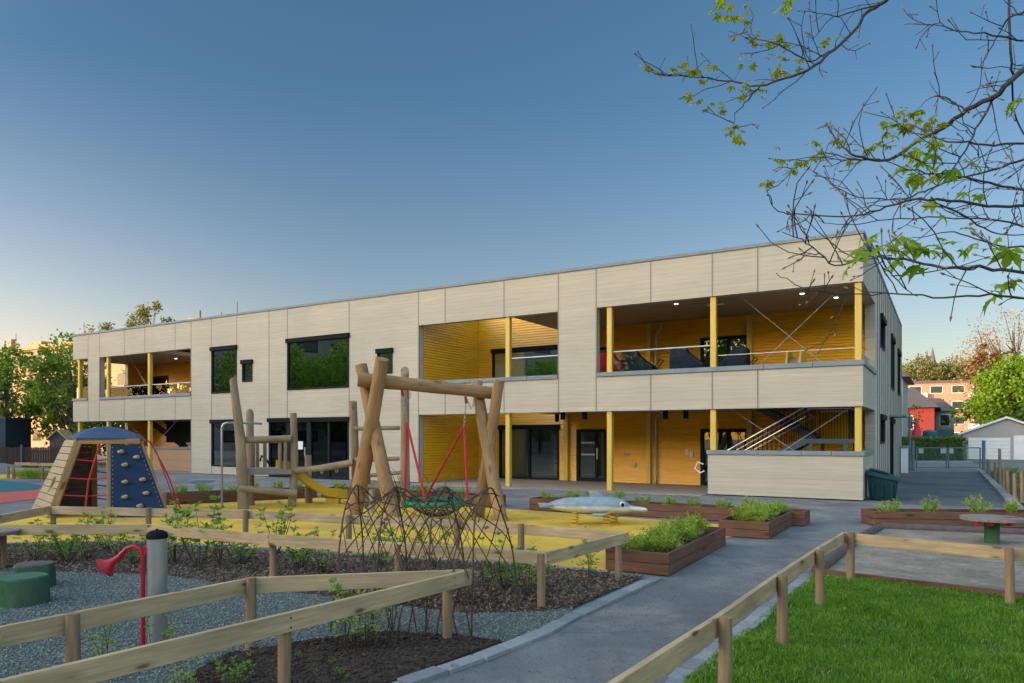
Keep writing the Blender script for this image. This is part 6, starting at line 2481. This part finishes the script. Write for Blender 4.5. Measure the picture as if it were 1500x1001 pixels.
# ------------------------------------------------------------------ overhanging maple on the right
mp_ = thing('overhanging_maple', 'overhanging maple branches with young yellow-green leaves at the upper right', 'tree', (6.8, 3.6, 0))
m = MB()
TP = [Vector((6.8, 3.6, -.1)), Vector((6.75, 3.65, 1.5)), Vector((6.85, 3.6, 3.0)), Vector((6.7, 3.8, 4.6)), Vector((6.8, 3.9, 6.5)), Vector((6.6, 4.1, 8.2))]
m.tube(TP, [.24, .21, .18, .15, .10, .05], 14)
m.build('trunk', M['bark'], mp_, smooth=True)
BR = [
    (5.2, .020, .003, 4.6, [(1340, -40), (1298, 0), (1270, 18), (1247, 51), (1215, 78), (1187, 101), (1151, 115), (1114, 126), (1082, 122), (1040, 115), (999, 112), (958, 109)]),
    (5.15, .007, .002, None, [(1114, 126), (1091, 152), (1077, 168), (1076, 193)]),
    (5.25, .008, .002, None, [(1215, 76), (1187, 91), (1160, 76), (1132, 64), (1091, 55), (1068, 46)]),
    (5.2, .008, .002, None, [(1284, 8), (1240, 20), (1215, 30), (1187, 62)]),
    (4.6, .026, .004, 4.2, [(1560, 90), (1500, 101), (1463, 138), (1417, 161), (1381, 188), (1344, 207), (1312, 230), (1279, 234), (1247, 225), (1225, 205), (1210, 182)]),
    (4.55, .007, .002, None, [(1290, 234), (1247, 232), (1206, 225), (1178, 239), (1146, 257)]),
    (4.7, .012, .002, 3.4, [(1560, 220), (1500, 234), (1459, 248), (1413, 260), (1362, 276), (1330, 290), (1289, 292), (1243, 285), (1206, 262), (1183, 244)]),
    (4.4, .014, .003, 3.1, [(1570, 285), (1500, 278), (1436, 264), (1390, 257), (1344, 251), (1298, 237)]),
    (4.2, .013, .002, 2.8, [(1570, 300), (1500, 301), (1459, 303), (1390, 294), (1335, 292), (1298, 303), (1252, 317), (1187, 315), (1146, 313), (1128, 294), (1125, 267)]),
    (3.6, .012, .002, 2.2, [(1600, 405), (1500, 400), (1436, 393), (1367, 388), (1312, 379), (1266, 377), (1224, 391), (1192, 363), (1169, 349), (1146, 340)]),
    (3.6, .009, .002, 1.9, [(1600, 440), (1500, 437), (1436, 434), (1367, 434), (1298, 430), (1224, 430), (1174, 421), (1137, 400)]),
    (4.8, .012, .006, 5.0, [(1478, -30), (1480, 78), (1484, 120), (1489, 175), (1520, 230)]),
    (4.3, .012, .003, 5.0, [(1530, -10), (1498, 18), (1473, 32), (1454, 69), (1436, 97)]),
    (4.3, .008, .003, None, [(1362, 290), (1413, 317), (1450, 340), (1500, 345), (1560, 350)]),
    (3.7, .007, .002, None, [(1284, 359), (1298, 391), (1321, 418), (1344, 434)]),
    (4.5, .010, .002, None, [(1460, 140), (1430, 190), (1410, 230), (1370, 275), (1330, 310)]),
    (4.4, .009, .002, None, [(1500, 210), (1440, 212), (1400, 208), (1360, 200), (1330, 190), (1305, 170)]),
    (4.6, .008, .002, None, [(1500, 60), (1440, 50), (1400, 45), (1370, 35), (1340, 52)]),
    (4.5, .008, .002, None, [(1500, 330), (1450, 322), (1380, 318), (1300, 322), (1240, 330), (1200, 322)]),
    (4.4, .008, .002, None, [(1510, 365), (1440, 355), (1400, 340), (1360, 345), (1320, 350)]),
    (4.9, .008, .002, None, [(1420, 165), (1395, 150), (1370, 140), (1345, 160)]),
]
rng = np.random.default_rng(77)
twigs = MB()
buds = MB()
nodes = []
for bi, (Y, r0, r1, zc, px) in enumerate(BR):
    pts = []
    for k, (x, y) in enumerate(px):
        pts.append(atY(x, y, Y + .35 * math.sin(k * .9 + bi) * min(1, k / 2)))
    m = MB()
    P_ = []
    for k in range(len(pts) - 1):
        a, b = pts[k], pts[k + 1]
        z_, y_ = pts[max(k - 1, 0)], pts[min(k + 2, len(pts) - 1)]
        for u in (0, .25, .5, .75):
            u2, u3 = u * u, u * u * u
            P_.append((a * 2 + (b - z_) * u + (z_ * 2 - a * 5 + b * 4 - y_) * u2 + (a * 3 - z_ - b * 3 + y_) * u3) * .5 + Vector(rng.normal(size=3)) * .004)
    P_.append(pts[-1])
    if zc is not None:
        e = pts[0]
        st_ = Vector((6.75, 3.75, zc))
        P_ = [st_, st_.lerp(e, .35) + Vector((0, 0, .12)), st_.lerp(e, .7) + Vector((0, 0, .08))] + P_
    n = len(P_)
    rad = [.78 * (r0 * (1 - u / (n - 1)) + r1 * u / (n - 1)) for u in range(n)]
    if zc is not None:
        rad[0] = r0 * 2.2
        rad[1] = r0 * 1.7
        rad[2] = r0 * 1.3
    m.tube(P_, rad, 7)
    m.build('branch', M['twig'], mp_, smooth=True)
    # side twigs with buds
    for k in range(3 if zc else 1, n - 1):
        if rng.random() < .46:
            d_ = (P_[k + 1] - P_[k]).normalized()
            s_ = Vector((d_.z, rng.normal() * .5, -d_.x)) * (1 if rng.random() < .5 else -1)
            d2 = (d_ * rng.uniform(.3, .9) + s_ * rng.uniform(.3, .9) + Vector((0, 0, .35))).normalized()
            L = rng.uniform(.08, .42)
            q = [P_[k]]
            for u in range(1, 5):
                d2 = (d2 + Vector(rng.normal(size=3)) * .22).normalized()
                q.append(q[-1] + d2 * L / 4)
            twigs.tube(q, [.0035, .003, .0028, .0024, .002], 5)
            for j in (1, 2, 3):
                if rng.random() < .55:
                    w_ = (d2 + Vector(rng.normal(size=3)) * .7).normalized() * rng.uniform(.03, .10)
                    twigs.tube([q[j], q[j] + w_], [.002, .0015], 4)
                    buds.tube([q[j] + w_, q[j] + w_ * 1.0 + w_.normalized() * .012, q[j] + w_ + w_.normalized() * .026], [.002, .0055, .001], 5)
            buds.tube([q[-1], q[-1] + d2 * .014, q[-1] + d2 * .032], [.002, .006, .001], 5)
twigs.build('twigs', M['twig'], mp_, smooth=True)['kind'] = 'stuff'
buds.build('buds', M['crown_bud'], mp_, smooth=True)['kind'] = 'stuff'

# palmate leaves: five folded, drooping lobes
LOBES = [(0, 1.0, .44), (R(42), .86, .40), (R(-42), .86, .40), (R(95), .56, .34), (R(-95), .56, .34)]


def leaf(m, p, size, tip, up, mi=0):
    tip = Vector(tip).normalized()
    sd = tip.cross(Vector(up)).normalized()
    nr = sd.cross(tip)
    base = p + tip * size * .3
    droop = rng.uniform(.10, .42)
    cup = rng.uniform(.05, .22)
    for an, L, W in LOBES:
        L = L * rng.uniform(.85, 1.08) * size * .78
        W = W * rng.uniform(.8, 1.05) * size * .78
        d = tip * math.cos(an) + sd * math.sin(an)
        e = nr.cross(d)
        prof = [(0, .02, 0), (.22, .42, .02), (.42, 1.0, .05), (.52, .72, .07), (.64, .78, .10), (.76, .34, .14), (1.0, 0, .22)]
        mid, lf, rt = [], [], []
        for t, w_, dz in prof:
            c = base + d * L * t - nr * (dz * L * 4.5 * droop * t)
            mid.append(c)
            lf.append(c + e * W * .5 * w_ + nr * W * cup * w_)
            rt.append(c - e * W * .5 * w_ + nr * W * cup * w_)
        n = len(prof)
        vs = mid + lf + rt
        fs = []
        for k in range(n - 1):
            fs.append((k, k + 1, n + k + 1, n + k))
            fs.append((k + 1, k, 2 * n + k, 2 * n + k + 1))
        m.add(vs, fs, mi)
    m.tube([p, base], [.0012, .0010], 4, mi)


lm = MB()
CL = [(965, 100, 4), (950, 92, 3), (993, 97, 4), (1020, 101, 5), (1035, 96, 3), (1016, 147, 4), (1030, 150, 3), (1050, 152, 5), (1062, 152, 3), (1072, 195, 5), (1080, 205, 4), (1070, 188, 3),
      (1083, 128, 5), (1098, 120, 4), (1110, 132, 5), (1090, 140, 3), (1073, 20, 4), (1090, 15, 4), (1070, 45, 4), (1085, 44, 4), (1110, 50, 5), (1135, 60, 6), (1145, 64, 5), (1120, 70, 4), (1150, 85, 5), (1172, 88, 5),
      (1143, 106, 5), (1215, 55, 4), (1060, 0, 3), (1095, 92, 3),
      (1196, 207, 5), (1235, 210, 5), (1255, 225, 4), (1280, 222, 5), (1300, 205, 5), (1310, 190, 6), (1325, 178, 7), (1340, 168, 6), (1350, 195, 6), (1365, 175, 5), (1320, 222, 5), (1305, 180, 5), (1145, 240, 4), (1160, 245, 4),
      (1130, 262, 5), (1180, 238, 4), (1205, 228, 4), (1295, 210, 4), (1372, 190, 4), (1315, 165, 4)]
for (x, y, k) in CL:
    c = atY(x, y, 5.2 if y < 160 and x < 1240 else 4.65)
    for j in range(k):
        an = rng.uniform(0, 6.28)
        tip = Vector((math.cos(an), math.sin(an), rng.uniform(-.9, .25)))
        leaf(lm, c + Vector(rng.normal(size=3)) * .025, rng.uniform(.045, .085), tip, (rng.normal() * .4, rng.normal() * .4, 1))
lm.build('young_leaves', M['maple'], mp_, fix=False)
lm = MB()
BL = [(1360, 205, 3, .10), (1350, 235, 3, .11), (1375, 250, 3, .11), (1388, 242, 2, .1), (1345, 265, 2, .09), (1405, 250, 2, .10), (1335, 280, 2, .08), (1412, 278, 2, .08), (1380, 300, 2, .09), (1362, 230, 3, .10), (1340, 245, 2, .1),
      (1257, 366, 3, .09), (1240, 378, 3, .09), (1265, 350, 2, .07), (1318, 345, 2, .08), (1340, 372, 2, .13), (1352, 372, 1, .15), (1375, 362, 2, .12), (1305, 340, 2, .07),
      (1425, 350, 2, .09), (1438, 362, 2, .09), (1455, 352, 2, .09), (1470, 380, 1, .17), (1462, 415, 1, .16), (1480, 405, 1, .13), (1440, 428, 2, .09), (1410, 355, 2, .07), (1490, 140, 2, .12), (1360, 390, 1, .12)]
for (x, y, k, s_) in BL:
    c = atY(x, y, 3.55 if y > 335 else 4.2)
    for j in range(k):
        an = rng.uniform(0, 6.28)
        tip = Vector((math.cos(an), math.sin(an) * .8, rng.uniform(-1.0, .1)))
        leaf(lm, c + Vector(rng.normal(size=3)) * .03, s_ * rng.uniform(.9, 1.4), tip, (rng.normal() * .4, -.5 + rng.normal() * .4, 1))
lm.build('large_leaves', M['maple_big'], mp_, fix=False)
lm = MB()
for (x, y, k, s_) in ((1055, 8, 3, .07), (1062, -2, 3, .08), (1150, 0, 3, .07), (1160, -6, 3, .08), (1000, -8, 2, .06)):
    c = atY(x, y, 4.4)
    for j in range(k):
        tip = Vector((rng.normal() * .6, rng.normal() * .6, -1))
        leaf(lm, c + Vector(rng.normal(size=3)) * .02, s_, tip, (rng.normal(), rng.normal(), .5))
lm.build('hanging_leaves', M['maple_big'], mp_, fix=False)
